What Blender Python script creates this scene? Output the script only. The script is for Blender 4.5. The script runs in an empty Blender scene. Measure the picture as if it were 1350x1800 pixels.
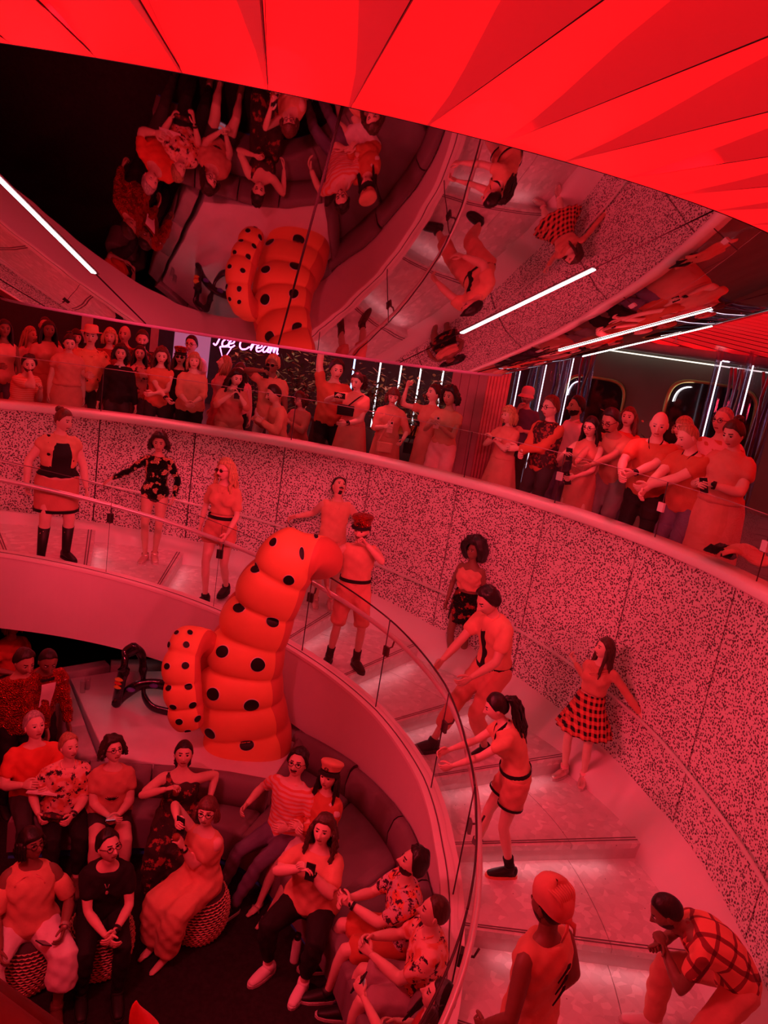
import bpy, math, random
import numpy as np
from mathutils import Vector, Matrix, noise as mnoise

scene = bpy.context.scene
COL = scene.collection
R_ = math.radians

# ------------------------------------------------------------------ camera
PITCH, ROLL, CAM = R_(12.7), R_(9.0), np.array([0.0, 0.0, 2.0])
_F = np.array([0, math.cos(PITCH), -math.sin(PITCH)]); _R0 = np.array([1.0, 0, 0]); _U0 = np.cross(_R0, _F)
_R = math.cos(ROLL) * _R0 + math.sin(ROLL) * _U0
_U = -math.sin(ROLL) * _R0 + math.cos(ROLL) * _U0
cd = bpy.data.cameras.new('camera'); cam = bpy.data.objects.new('camera', cd); COL.objects.link(cam)
cd.sensor_fit = 'HORIZONTAL'; cd.sensor_width = 36; cd.lens = 36; cd.clip_start = 0.05; cd.clip_end = 100
cam.matrix_world = Matrix(((_R[0], _U[0], -_F[0], CAM[0]), (_R[1], _U[1], -_F[1], CAM[1]), (_R[2], _U[2], -_F[2], CAM[2]), (0, 0, 0, 1)))
scene.camera = cam

# ------------------------------------------------------------------ world, exposure, lamps
w = bpy.data.worlds.new('world'); scene.world = w; w.use_nodes = True
w.node_tree.nodes['Background'].inputs[0].default_value = (0.02, 0.004, 0.006, 1)
w.node_tree.nodes['Background'].inputs[1].default_value = 1.0
scene.view_settings.view_transform = 'Standard'; scene.view_settings.look = 'None'
scene.view_settings.exposure = 0.0; scene.view_settings.gamma = 1.0
scene.view_settings.use_curve_mapping = False

LIGHTCOL = (1.0, 0.046, 0.088)
def area_light(name, loc, size, power, target=None, color=LIGHTCOL, spread=None):
    l = bpy.data.lights.new(name, 'AREA'); l.shape = 'DISK'; l.size = size; l.energy = power; l.color = color
    if spread: l.spread = spread
    o = bpy.data.objects.new(name, l); COL.objects.link(o); o.location = loc
    d = Vector(target if target else (loc[0], loc[1], loc[2] - 1)) - Vector(loc)
    o.rotation_euler = d.to_track_quat('-Z', 'Y').to_euler(); return o
# red stage washes recessed among the ceiling fins around the cone
def pol(cx, cy, th, r): return (cx + r * math.sin(R_(th)), cy + r * math.cos(R_(th)))
def spot(name, loc, target, power, ang=60, blend=.6, color=LIGHTCOL, r=.12):
    l = bpy.data.lights.new(name, 'SPOT'); l.energy = power; l.spot_size = R_(ang); l.spot_blend = blend; l.color = color; l.shadow_soft_size = r
    o = bpy.data.objects.new(name, l); COL.objects.link(o); o.location = loc
    o.rotation_euler = (Vector(target) - Vector(loc)).to_track_quat('-Z', 'Y').to_euler(); return o

# red stage spots clamped under the ceiling round the cone, aimed across at the stair, the wall and the balcony crowd
for (lt, lr), tgt, pw, ang in (((178, 4.2), (-4.9, 9.6, .5), 620, 46), ((170, 4.2), (-2.8, 10.2, .5), 640, 46), ((162, 4.2), (-.6, 9.8, .5), 640, 46), ((154, 4.3), (1.2, 9.0, .5), 600, 46),
                               ((205, 4.6), (2.6, 7.6, .2), 520, 46), ((222, 4.3), (3.0, 6.2, .3), 470, 46), ((228, 4.3), (2.3, 5.2, -1.6), 500, 50), ((236, 4.3), (1.9, 4.0, -2.0), 480, 50), ((120, 4.3), (-4.0, 8.2, -1.0), 420, 44), ((140, 4.3), (-1.9, 8.6, -1.0), 320, 36)):
    lx, ly = pol(-1.15, 6.26, lt, lr); spot('stage_spot_lamp', (lx, ly, 2.6), tgt, pw * .84, ang)

# steep unseen spots, added to brighten the treads
for (lt, lr), tgt, pw, ang in (((112, 4.1), (1.9, 5.1, -2.2), 80, 62), ((62, 4.05), (1.1, 7.9, -1.6), 100, 62), ((8, 4.05), (-1.2, 9.0, -1.2), 120, 62), ((-30, 4.05), (-3.2, 8.7, -1.0), 120, 62)):
    lx, ly = pol(-1.15, 6.26, lt, lr); spot('tread_spot_lamp', (lx, ly, 2.6), tgt, pw, ang)
# two unseen fill spots, added to brighten the guests in the lounge
for (lt, lr), tgt, pw, ang in (((190, 4.4), (-1.5, 5.6, -2.1), 290, 44), ((186, 4.4), (-2.3, 6.0, -2.0), 230, 40)):
    lx, ly = pol(-1.15, 6.26, lt, lr); spot('lounge_spot_lamp', (lx, ly, 2.6), tgt, pw, ang)
# unseen fill spots added below the cone's lower rim to light the balcony crowd
for lt in (-62, -40, -18, 4, 26, 48, 70, 92, 112):
    lx, ly = pol(-1.15, 6.26, lt, 1.7); tx, ty = pol(-2.0, 4.9, lt * .93 - 4, 5.7); spot('rim_lamp', (lx, ly, 1.82), (tx, ty, 1.75), 185 if lt < 60 else 150, 54, .6, r=.2)

# ------------------------------------------------------------------ geometry helpers
O2 = np.array([-2.0, 4.9])            # plan centre of the spiral stair and balcony
CONE = np.array([-1.15, 6.26])        # plan centre of the mirrored cone
ZF = -3.05                            # lounge floor
ZB = -0.17                            # balcony deck floor

def ray(x, y): return (x - 675) / 1350 * _R - (y - 900) / 1350 * _U + _F
def at(x, y, z):                      # point of height z seen at a pixel
    d = ray(x, y); return CAM + d * ((z - CAM[2]) / d[2])
def atd(x, y, dist):                  # point at horizontal distance dist
    d = ray(x, y); return CAM + d * (dist / math.hypot(d[0], d[1]))
def oncyl(x, y, R):
    d = ray(x, y); a = d[0] ** 2 + d[1] ** 2; b = -2 * (d[:2] @ O2); e = O2 @ O2 - R * R
    s = (-b + math.sqrt(b * b - 4 * a * e)) / (2 * a); return CAM + d * s
def P3(th, r, z): return (O2[0] + r * math.sin(R_(th)), O2[1] + r * math.cos(R_(th)), z)
def helix(th): return -0.81 - (th + 33.3) / 13.5 * 0.155
RW_T = [-140, -60, -33, -20, -5, 20, 45, 70, 100, 140]
RW_V = [5.35, 5.35, 5.3, 5.15, 5.0, 5.0, 5.08, 5.22, 5.2, 5.2]
def RW(th): return float(np.interp(th, RW_T, RW_V))

def smoothstep(a, b, x):
    t = np.clip((x - a) / (b - a), 0, 1); return t * t * (3 - 2 * t)

class MB:
    """collects vertices and faces of one mesh object"""
    def __init__(s): s.v = []; s.f = []; s.m = []; s.n = 0
    def add(s, V, F, mi=0):
        V = np.asarray(V, float).reshape(-1, 3)
        s.v.append(V); s.f += [tuple(int(i) + s.n for i in f) for f in F]; s.m += [mi] * len(F); s.n += len(V); return s
    def box(s, c, h, rot=None, mi=0):
        V = np.array([(x, y, z) for z in (-1, 1) for y in (-1, 1) for x in (-1, 1)], float) * np.array(h)
        if rot is not None: V = V @ np.array(rot).T
        return s.add(V + np.array(c), [(0, 2, 3, 1), (4, 5, 7, 6), (0, 1, 5, 4), (2, 6, 7, 3), (0, 4, 6, 2), (1, 3, 7, 5)], mi)
    def grid(s, G, close_u=False, close_v=False, mi=0, flip=False):
        G = np.asarray(G, float); nu, nv = G.shape[:2]; F = []
        for i in range(nu - (0 if close_u else 1)):
            for j in range(nv - (0 if close_v else 1)):
                a, b = i * nv + j, i * nv + (j + 1) % nv; c_, d = ((i + 1) % nu) * nv + (j + 1) % nv, ((i + 1) % nu) * nv + j
                F.append((a, d, c_, b) if flip else (a, b, c_, d))
        return s.add(G.reshape(-1, 3), F, mi)
    def tube(s, P, A, B=None, side=(1, 0, 0), n=10, caps=True, mi=0, round_caps=0.0):
        V, F = tube(P, A, B, side, n, caps, round_caps); return s.add(V, F, mi)
    def ell(s, c, r, rot=None, nu=8, nv=12, mi=0):
        V, F = ellipsoid(c, r, rot, nu, nv); return s.add(V, F, mi)
    def arrays(s): return (np.concatenate(s.v) if s.v else np.zeros((0, 3))), s.f, s.m
    def mesh(s, name, smooth=True):
        V, F, M = s.arrays(); return mkmesh(name, V, F, M, smooth)
    def build(s, name, mats, parent=None, smooth=True):
        return obj(name, s.mesh(name, smooth), mats, parent)

def mkmesh(name, V, F, M=None, smooth=True):
    me = bpy.data.meshes.new(name); me.from_pydata(np.asarray(V).tolist(), [], F)
    if M is not None and any(M): me.polygons.foreach_set('material_index', np.array(M, dtype=np.int32))
    if smooth: me.polygons.foreach_set('use_smooth', np.ones(len(F), dtype=bool))
    me.update(); return me
def obj(name, me, mats, parent=None):
    o = bpy.data.objects.new(name, me); COL.objects.link(o)
    if not isinstance(mats, (list, tuple)): mats = [mats]
    if len(me.materials) == 0:
        for m_ in mats: me.materials.append(m_)
    if parent is not None: o.parent = parent
    return o
def empty(name, loc=(0, 0, 0), yaw=0.0):
    o = bpy.data.objects.new(name, None); COL.objects.link(o); o.location = loc; o.rotation_euler = (0, 0, yaw)
    o.empty_display_size = 0.1; return o
def tag(o, label, cat, group=None, kind=None):
    o['label'] = label; o['category'] = cat
    if group: o['group'] = group
    if kind: o['kind'] = kind
    return o
def struct(o): o['kind'] = 'structure'; return o

def _norm(v): 
    n = np.linalg.norm(v); return v / n if n > 1e-9 else v
def frames(P, side):
    P = np.asarray(P, float); T = np.gradient(P, axis=0); X = []; Y = []
    side = np.asarray(side, float)
    for i in range(len(P)):
        t = _norm(T[i]); sd = side[i] if side.ndim == 2 else side
        x = sd - (sd @ t) * t
        if np.linalg.norm(x) < 1e-3: x = np.cross(t, (0.3, 0.5, 0.8))
        x = _norm(x); X.append(x); Y.append(np.cross(t, x))
    return np.array([_norm(t) for t in T]), np.array(X), np.array(Y)
def tube(P, A, B=None, side=(1, 0, 0), n=10, caps=True, round_caps=0.0):
    P = np.asarray(P, float); A = np.broadcast_to(np.asarray(A, float), (len(P),)).copy()
    B = A.copy() if B is None else np.broadcast_to(np.asarray(B, float), (len(P),)).copy()
    T, X, Y = frames(P, side)
    if round_caps > 0:
        e0, e1 = A[0] * round_caps, A[-1] * round_caps
        P = np.vstack([P[0] - T[0] * e0 * .75, P, P[-1] + T[-1] * e1 * .75]); A = np.r_[A[0] * .66, A, A[-1] * .66]; B = np.r_[B[0] * .66, B, B[-1] * .66]
        X = np.vstack([X[0], X, X[-1]]); Y = np.vstack([Y[0], Y, Y[-1]]); T = np.vstack([T[0], T, T[-1]])
    else: e0 = e1 = 0
    ph = np.linspace(0, 2 * math.pi, n, endpoint=False)
    V = P[:, None] + A[:, None, None] * np.cos(ph)[None, :, None] * X[:, None] + B[:, None, None] * np.sin(ph)[None, :, None] * Y[:, None]
    m_ = len(P); F = [(i * n + j, i * n + (j + 1) % n, (i + 1) * n + (j + 1) % n, (i + 1) * n + j) for i in range(m_ - 1) for j in range(n)]
    V = V.reshape(-1, 3)
    if caps:
        V = np.vstack([V, P[0] - T[0] * e0 * .25, P[-1] + T[-1] * e1 * .25]); a, b = len(V) - 2, len(V) - 1
        F += [(a, (j + 1) % n, j) for j in range(n)] + [(b, (m_ - 1) * n + j, (m_ - 1) * n + (j + 1) % n) for j in range(n)]
    return V, F
def ellipsoid(c, r, rot=None, nu=8, nv=12):
    V = [(0, 0, 1)]
    for i in range(1, nu):
        t = math.pi * i / nu
        V += [(math.sin(t) * math.cos(2 * math.pi * j / nv), math.sin(t) * math.sin(2 * math.pi * j / nv), math.cos(t)) for j in range(nv)]
    V.append((0, 0, -1)); V = np.array(V) * np.broadcast_to(r, 3)
    if rot is not None: V = V @ np.array(rot).T
    F = [(0, 1 + j, 1 + (j + 1) % nv) for j in range(nv)]
    for i in range(nu - 2):
        F += [(1 + i * nv + j, 1 + (i + 1) * nv + j, 1 + (i + 1) * nv + (j + 1) % nv, 1 + i * nv + (j + 1) % nv) for j in range(nv)]
    L = len(V) - 1; F += [(L, 1 + (nu - 2) * nv + (j + 1) % nv, 1 + (nu - 2) * nv + j) for j in range(nv)]
    return V + np.array(c), F
def spline(pts, n):
    """Catmull-Rom through pts"""
    p = np.asarray(pts, float); p = np.vstack([2 * p[0] - p[1], p, 2 * p[-1] - p[-2]]); k = len(p) - 3; out = []
    for t in np.linspace(0, k - 1e-6, n):
        i = int(t); u = t - i; a, b, c_, d = p[i:i + 4]
        out.append(.5 * ((2 * b) + (c_ - a) * u + (2 * a - 5 * b + 4 * c_ - d) * u * u + (-a + 3 * b - 3 * c_ + d) * u ** 3))
    return np.array(out)
def arc_slab(mb, th0, th1, r0f, r1f, z0f, z1f, n=8, mi=0):
    """closed curved slab between two radii and two heights (numbers or functions of angle)"""
    g = lambda f, t: f(t) if callable(f) else f
    th = np.linspace(th0, th1, n + 1)
    G = np.array([[P3(t, g(r0f, t), g(z0f, t)), P3(t, g(r1f, t), g(z0f, t)), P3(t, g(r1f, t), g(z1f, t)), P3(t, g(r0f, t), g(z1f, t))] for t in th])
    mb.grid(G, close_v=True, mi=mi)
    k = mb.n - 4 * (n + 1); mb.f += [(k, k + 1, k + 2, k + 3), (k + 4 * n + 3, k + 4 * n + 2, k + 4 * n + 1, k + 4 * n)]; mb.m += [mi, mi]
    return mb

# ------------------------------------------------------------------ materials
MATS = {}
def nodes(name):
    m = bpy.data.materials.new(name); m.use_nodes = True; nt = m.node_tree
    b = nt.nodes['Principled BSDF']; return m, nt, b
def link(nt, a, b): nt.links.new(a, b)
def nd(nt, t, **kw):
    n = nt.nodes.new(t)
    for k, v in kw.items():
        if k in n.inputs: n.inputs[k].default_value = v
        else: setattr(n, k, v)
    return n
def c4(c): return (c[0], c[1], c[2], 1)
def texco(nt, scale=(1, 1, 1), kind='Object'):
    t = nd(nt, 'ShaderNodeTexCoord'); mp = nd(nt, 'ShaderNodeMapping'); mp.inputs['Scale'].default_value = scale
    link(nt, t.outputs[kind], mp.inputs['Vector']); return mp.outputs['Vector']
def ramp(nt, fac, stops, interp='LINEAR'):
    r = nd(nt, 'ShaderNodeValToRGB'); r.color_ramp.interpolation = interp
    while len(r.color_ramp.elements) < len(stops): r.color_ramp.elements.new(.5)
    for e, (p, c_) in zip(r.color_ramp.elements, stops): e.position = p; e.color = c4(c_)
    link(nt, fac, r.inputs['Fac']); return r.outputs['Color']
def bump(nt, b, h, strength=.3, dist=.01):
    n = nd(nt, 'ShaderNodeBump'); n.inputs['Strength'].default_value = strength; n.inputs['Distance'].default_value = dist
    link(nt, h, n.inputs['Height']); link(nt, n.outputs['Normal'], b.inputs['Normal'])
def mix(nt, fac, a, b_):
    m = nd(nt, 'ShaderNodeMix', data_type='RGBA')
    if isinstance(fac, (int, float)): m.inputs[0].default_value = fac
    else: link(nt, fac, m.inputs[0])
    for k, v in ((6, a), (7, b_)):
        if isinstance(v, tuple): m.inputs[k].default_value = c4(v)
        else: link(nt, v, m.inputs[k])
    return m.outputs[2]
def M(name, col, rough=.6, metal=0, var=.12, scale=6, bmp=.12, spec=.3, bscale=None):
    """plain procedural material: base colour with soft noise variation and fine relief"""
    if name in MATS: return MATS[name]
    m, nt, b = nodes(name); v = texco(nt)
    n1 = nd(nt, 'ShaderNodeTexNoise', Scale=scale, Detail=4.0); link(nt, v, n1.inputs['Vector'])
    lo = tuple(c * (1 - var) for c in col); hi = tuple(min(1, c * (1 + var)) for c in col)
    link(nt, ramp(nt, n1.outputs['Fac'], [(.3, lo), (.7, hi)]), b.inputs['Base Color'])
    b.inputs['Roughness'].default_value = rough; b.inputs['Metallic'].default_value = metal; b.inputs['Specular IOR Level'].default_value = spec
    if bmp:
        n2 = nd(nt, 'ShaderNodeTexNoise', Scale=bscale or scale * 6, Detail=3.0); link(nt, v, n2.inputs['Vector']); bump(nt, b, n2.outputs['Fac'], bmp, .008)
    MATS[name] = m; return m
def emit(name, col, strength):
    if name in MATS: return MATS[name]
    m, nt, b = nodes(name)
    n1 = nd(nt, 'ShaderNodeTexNoise', Scale=3.0); link(nt, texco(nt), n1.inputs['Vector'])
    b.inputs['Base Color'].default_value = c4(tuple(min(1, c) for c in col)); b.inputs['Roughness'].default_value = .5
    link(nt, ramp(nt, n1.outputs['Fac'], [(.2, tuple(c * .94 for c in col)), (.8, col)]), b.inputs['Emission Color'])
    b.inputs['Emission Strength'].default_value = strength; MATS[name] = m; return m

def m_mirror():
    m, nt, b = nodes('mirror_steel'); v = texco(nt)
    b.inputs['Base Color'].default_value = (.62, .60, .60, 1); b.inputs['Metallic'].default_value = 1; b.inputs['Roughness'].default_value = .015
    n = nd(nt, 'ShaderNodeTexNoise', Scale=1.6, Detail=2.0); link(nt, v, n.inputs['Vector']); bump(nt, b, n.outputs['Fac'], .035, .05)
    return m
def m_glass():
    m, nt, b = nodes('clear_glass'); nt.nodes.remove(b); out = nt.nodes['Material Output']
    tr = nd(nt, 'ShaderNodeBsdfTransparent'); gl = nd(nt, 'ShaderNodeBsdfGlossy'); gl.inputs['Roughness'].default_value = .01
    n = nd(nt, 'ShaderNodeTexNoise', Scale=2.0); link(nt, texco(nt), n.inputs['Vector'])
    link(nt, ramp(nt, n.outputs['Fac'], [(0, (.93, .92, .92)), (1, (.97, .96, .96))]), tr.inputs['Color'])
    fr = nd(nt, 'ShaderNodeFresnel', IOR=1.3); mx = nd(nt, 'ShaderNodeMixShader'); mn = nd(nt, 'ShaderNodeMath', operation='MINIMUM'); mn.inputs[1].default_value = .16; link(nt, fr.outputs[0], mn.inputs[0])
    link(nt, mn.outputs[0], mx.inputs[0]); link(nt, tr.outputs[0], mx.inputs[1]); link(nt, gl.outputs[0], mx.inputs[2]); link(nt, mx.outputs[0], out.inputs['Surface'])
    return m
def m_perf():
    """dense dark pitted relief on pink plaster wall panels"""
    m, nt, b = nodes('pitted_panel'); v = texco(nt, (1, 1, 1))
    wn = nd(nt, 'ShaderNodeTexNoise', Scale=30.0, Detail=2.0); link(nt, v, wn.inputs['Vector'])
    vm = nd(nt, 'ShaderNodeVectorMath', operation='MULTIPLY_ADD'); link(nt, wn.outputs['Color'], vm.inputs[0]); vm.inputs[1].default_value = (.007, .007, .007); link(nt, v, vm.inputs[2])
    vo = nd(nt, 'ShaderNodeTexVoronoi', Scale=46.0); link(nt, vm.outputs[0], vo.inputs['Vector'])
    n2 = nd(nt, 'ShaderNodeTexNoise', Scale=9.0, Detail=3.0); link(nt, v, n2.inputs['Vector'])
    ad = nd(nt, 'ShaderNodeMath', operation='MULTIPLY_ADD'); link(nt, n2.outputs['Fac'], ad.inputs[0]); ad.inputs[1].default_value = .26; link(nt, vo.outputs['Distance'], ad.inputs[2])
    col = ramp(nt, ad.outputs[0], [(.47, (.11, .09, .09)), (.63, (.78, .74, .74))])
    link(nt, col, b.inputs['Base Color']); b.inputs['Roughness'].default_value = .6; b.inputs['Specular IOR Level'].default_value = .2
    bump(nt, b, ad.outputs[0], .4, .01); return m
def m_terrazzo():
    m, nt, b = nodes('terrazzo'); v = texco(nt, (1, 1, 1))
    vo = nd(nt, 'ShaderNodeTexVoronoi', Scale=17.0); link(nt, v, vo.inputs['Vector'])
    vo2 = nd(nt, 'ShaderNodeTexVoronoi', Scale=9.0); link(nt, v, vo2.inputs['Vector'])
    base = ramp(nt, vo.outputs['Color'], [(.0, (.62, .60, .60)), (.5, (.72, .70, .70)), (.7, (.74, .72, .72)), (.84, (.86, .84, .84))])
    chips = ramp(nt, vo2.outputs['Distance'], [(.0, (.08, .07, .07)), (.045, (.08, .07, .07)), (.055, (1, 1, 1))], 'LINEAR')
    mx = nd(nt, 'ShaderNodeMix', data_type='RGBA', blend_type='MULTIPLY'); mx.inputs[0].default_value = .75; link(nt, base, mx.inputs[6]); link(nt, chips, mx.inputs[7])
    link(nt, mx.outputs[2], b.inputs['Base Color']); b.inputs['Roughness'].default_value = .42
    n = nd(nt, 'ShaderNodeTexNoise', Scale=40.0); link(nt, v, n.inputs['Vector']); bump(nt, b, n.outputs['Fac'], .05, .004); return m
MIRROR, GLASS, PERF, TERR = m_mirror(), m_glass(), m_perf(), m_terrazzo()
PLASTER = M('smooth_plaster', (.80, .77, .78), .5, var=.03, scale=2, bmp=.03)
COPING = M('coping_solid_surface', (.95, .92, .93), .35, var=.03, scale=2, bmp=.02)
STEELRAIL = M('brushed_rail_metal', (.80, .74, .75), .32, metal=.45, var=.05, bmp=.02)
DARKMETAL = M('dark_bronze_metal', (.10, .07, .075), .35, metal=.7, var=.1, bmp=.02)
RIM = M('magenta_rim_band', (.78, .62, .92), .35, var=.03, bmp=.02)
BLACKROOM = M('black_wall_paint', (.025, .022, .024), .8, var=.2)
CARPET = M('dark_carpet', (.022, .012, .016), .95, var=.3, scale=30, bmp=.5, bscale=160)
VINYL = M('sofa_vinyl', (.22, .16, .18), .5, var=.08, scale=4, bmp=.1)
NAVY = M('navy_plinth', (.06, .30, .85), .7, var=.1)
STAGE = M('stage_white_laminate', (.78, .76, .80), .35, var=.03, bmp=.02)
GREYPAD = M('quilted_grey_vinyl', (.42, .39, .40), .55, var=.1, scale=9, bmp=.5, bscale=24)
LEDWHITE = emit('led_white', (1.0, .93, .95), 9); LEDSOFT = emit('led_soft_white', (.92, .92, 1.0), 2.2)
CEIL = emit('backlit_red_fabric', (1.0, .008, .012), .86)  # red wash on the bright fin faces, put in as emission
CEILDARK = emit('backlit_red_fabric_dim', (1.0, .012, .02), .46)  # same fabric on the shaded fin faces, shade put in as dimmer emission
WHITEPL = M('white_plastic', (.9, .88, .88), .4, var=.02, bmp=0)
BLACKPL = M('black_plastic', (.02, .018, .02), .3, var=.1, bmp=.02)
# ================================================================== THE SETTING
def zlist(pix, Rf):
    out = []
    for q in pix:
        R = 5.0
        for _ in range(6):
            p = oncyl(q[0], q[1], R); t = math.degrees(math.atan2(p[0] - O2[0], p[1] - O2[1])); R = Rf(t)
        out.append((t, p[2]))
    return np.array(out)
_b = zlist([(0, 896), (67, 904), (169, 918), (336, 950), (480, 985), (668, 1050), (760, 1100), (885, 1174), (1044, 1298), (1139, 1400), (1202, 1472), (1272, 1582)], RW)
_bt = np.r_[-120, _b[:, 0], 110, 150]; _bz = np.r_[_b[0, 1] + .55, _b[:, 1], _b[-1, 1] - .25, _b[-1, 1] - .7]
def zwb(th): return float(np.interp(th, _bt, _bz))
ZL = 0.51                                        # top of balcony coping
JO = [-20.2 + 13.55 * k for k in range(-5, 12)]  # panel joints
# --- pitted curved wall under the balcony
mb = MB(); arc_slab(mb, -95, 150, lambda t: RW(t) + .055, lambda t: RW(t) + .16, lambda t: zwb(t) - .25, .44, 60)
wall = struct(mb.build('wall_outer', M('wall_core', (.05, .035, .04), .8), smooth=False))
for a, b in zip(JO[:-1], JO[1:]):
    mb = MB(); g = .09; arc_slab(mb, a + g, b - g, RW, lambda t: RW(t) + .05, lambda t: zwb(t) - .02, .425, 10)
    mb.build('wall_panel', PERF, wall, smooth=False)
mb = MB()
th = np.linspace(-95, 150, 120)
prof = lambda t: [(RW(t) - .035, .425), (RW(t) - .045, .44), (RW(t) - .045, .495), (RW(t) - .03, ZL), (RW(t) + .20, ZL + .012), (RW(t) + .21, .43)]
mb.grid(np.array([[P3(t, r, z) for r, z in prof(t)] for t in th]), close_v=True)
struct(mb.build('trim_1', COPING))
# --- balcony deck floor
FLOORB = M('balcony_floor_vinyl', (.16, .13, .14), .45, var=.15, scale=1.5, bmp=.03)
mb = MB(); th = np.linspace(-140, 220, 100)
mb.grid(np.array([[P3(t, RW(t) + .15 if t < 150 else 5.2, z) if k == 0 else P3(t, 19, z) for k, z in ((0, ZB), (1, ZB))] for t in th]))
struct(mb.build('floor', FLOORB))
mb = MB(); mb.grid(np.array([[P3(t, RW(t) + .16 if t < 150 else 5.2, z) for z in (ZB, .46)] for t in np.linspace(-95, 150, 60)]))
struct(mb.build('trim_2', PLASTER))
# --- lounge floor and dark walls round the lounge
mb = MB(); mb.grid(np.array([[P3(t, r, ZF) for r in (0.01, 2, 4, 8.2)] for t in np.linspace(0, 360, 49)]))
struct(mb.build('floor_lounge', CARPET))
mb = MB(); mb.grid(np.array([[P3(t, 8.1, z) for z in (ZF, ZB - .02)] for t in np.linspace(-180, 180, 65)]))
struct(mb.build('wall_lounge', BLACKROOM))
mb = MB(); mb.grid(np.array([[P3(t, r, ZB - .06) for r in (5.3, 8.2)] for t in np.linspace(-180, 180, 65)]))
struct(mb.build('ceiling_lounge', BLACKROOM))

# --- staircase
stairs = tag(empty('staircase', (O2[0], O2[1], 0)), 'curved pink terrazzo staircase sweeping down round the lounge', 'staircase')
def child(o): o.matrix_parent_inverse = Matrix.Translation((-O2[0], -O2[1], 0)); return o
RI_T = [-120, 45, 62, 75, 90, 160]; RI_V = [3.12, 3.12, 3.06, 2.96, 2.91, 2.91]
def RI(t): return float(np.interp(t, RI_T, RI_V))
NOSE = [-33.3 + 13.5 * k for k in range(-4, 13)]
def skz(t): return min(helix(t) - .02, zwb(t) - .03)
RISERM = M('riser_stone', (.66, .62, .62), .5, var=.06, scale=12)
STRIP = M('nosing_groove', (.16, .11, .12), .5, var=.1)
for k in range(len(NOSE) - 1):
    a, b = NOSE[k], NOSE[k + 1]; z = -.81 - (a + 33.3) / 13.5 * .155 - .155     # tread after nosing a
    ro = lambda t: RW(t) - .27
    mid = lambda t: 3.25 + .58 * (RW(t) - .27 - 3.25)
    for r0, r1 in ((lambda t: RI(t) + .06, lambda t: mid(t) - .003), (lambda t: mid(t) + .003, ro)):
        mb = MB(); arc_slab(mb, a - .6, b + .15, r0, r1, z - .05, z, 8); child(mb.build('tread', TERR, stairs, smooth=False))
    mb = MB(); arc_slab(mb, b - .30, b + .12, lambda t: RI(t) + .08, ro, z - .155, z - .045, 1); r_ = child(mb.build('riser', RISERM, stairs, smooth=False))
    for dth in (-.45, -.85):
        mb = MB()
        n0, n1 = P3(b + dth, RI(b) + .1, z + .0015), P3(b + dth, ro(b) - .02, z + .0015)
        d = np.array(n1) - np.array(n0); L = np.linalg.norm(d); d /= L; q = np.array([-d[1], d[0], 0])
        mb.grid(np.array([[n0 + q * .007, n1 + q * .007], [n0 - q * .007, n1 - q * .007]])); child(mb.build('nosing_strip', STRIP, stairs, smooth=False))
# light under each nosing (the thin cool glow washing the tread below)
for k in range(5, len(NOSE) - 3):
    b = NOSE[k]; z = -.81 - (b + 33.3) / 13.5 * .155
    l = bpy.data.lights.new('step_light', 'AREA'); l.shape = 'RECTANGLE'; l.size = 1.25; l.size_y = .012; l.energy = .32 if k < 9 else .5; l.color = (1, .40, .45)
    o = bpy.data.objects.new('step_light', l); COL.objects.link(o); t = b + .7
    o.location = P3(t, 3.95, z - .045); nrm = Vector((math.cos(R_(t)), -math.sin(R_(t)), -.75)).normalized(); rad = Vector((math.sin(R_(t)), math.cos(R_(t)), 0))
    yv = nrm.cross(rad); o.matrix_world = Matrix.Translation(o.location) @ Matrix((rad, -yv, -nrm)).transposed().to_4x4()
# outer skirting band between treads and wall
mb = MB(); ts = np.linspace(-85, 145, 110)
mb.grid(np.array([[P3(t, RW(t) - .32, helix(t) - .25), P3(t, RW(t) - .29, helix(t) + .012), P3(t, RW(t) - .02, zwb(t)), P3(t, RW(t) + .05, zwb(t) + .005)] for t in ts]))
child(mb.build('skirting', PLASTER, stairs))
# inner stringer: smooth pink face, capped
mb = MB(); fb = lambda t: max(helix(t) - .77, ZF + .02)
arc_slab(mb, -85, 142, RI, lambda t: RI(t) + .10, fb, lambda t: helix(t) + .02, 110)
child(mb.build('stringer', PLASTER, stairs, smooth=False))
mb = MB(); arc_slab(mb, -85, 142, lambda t: RI(t) - .012, lambda t: RI(t) + .17, lambda t: helix(t) + .015, lambda t: helix(t) + .045, 110)
child(mb.build('stringer_cap', COPING, stairs, smooth=False))
mb = MB(); arc_slab(mb, -85, 142, lambda t: RI(t) + .05, lambda t: RI(t) + .06, lambda t: helix(t) + .046, lambda t: helix(t) + .05, 110)
child(mb.build('glazing_channel', STRIP, stairs, smooth=False))
# underside of the stair
mb = MB(); mb.grid(np.array([[P3(t, RI(t) + .1, helix(t) - .72), P3(t, RW(t) + .05, helix(t) - .55)] for t in np.linspace(-85, 142, 80)]))
child(mb.build('soffit', M('stair_soffit', (.10, .08, .09), .8), stairs))

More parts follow.
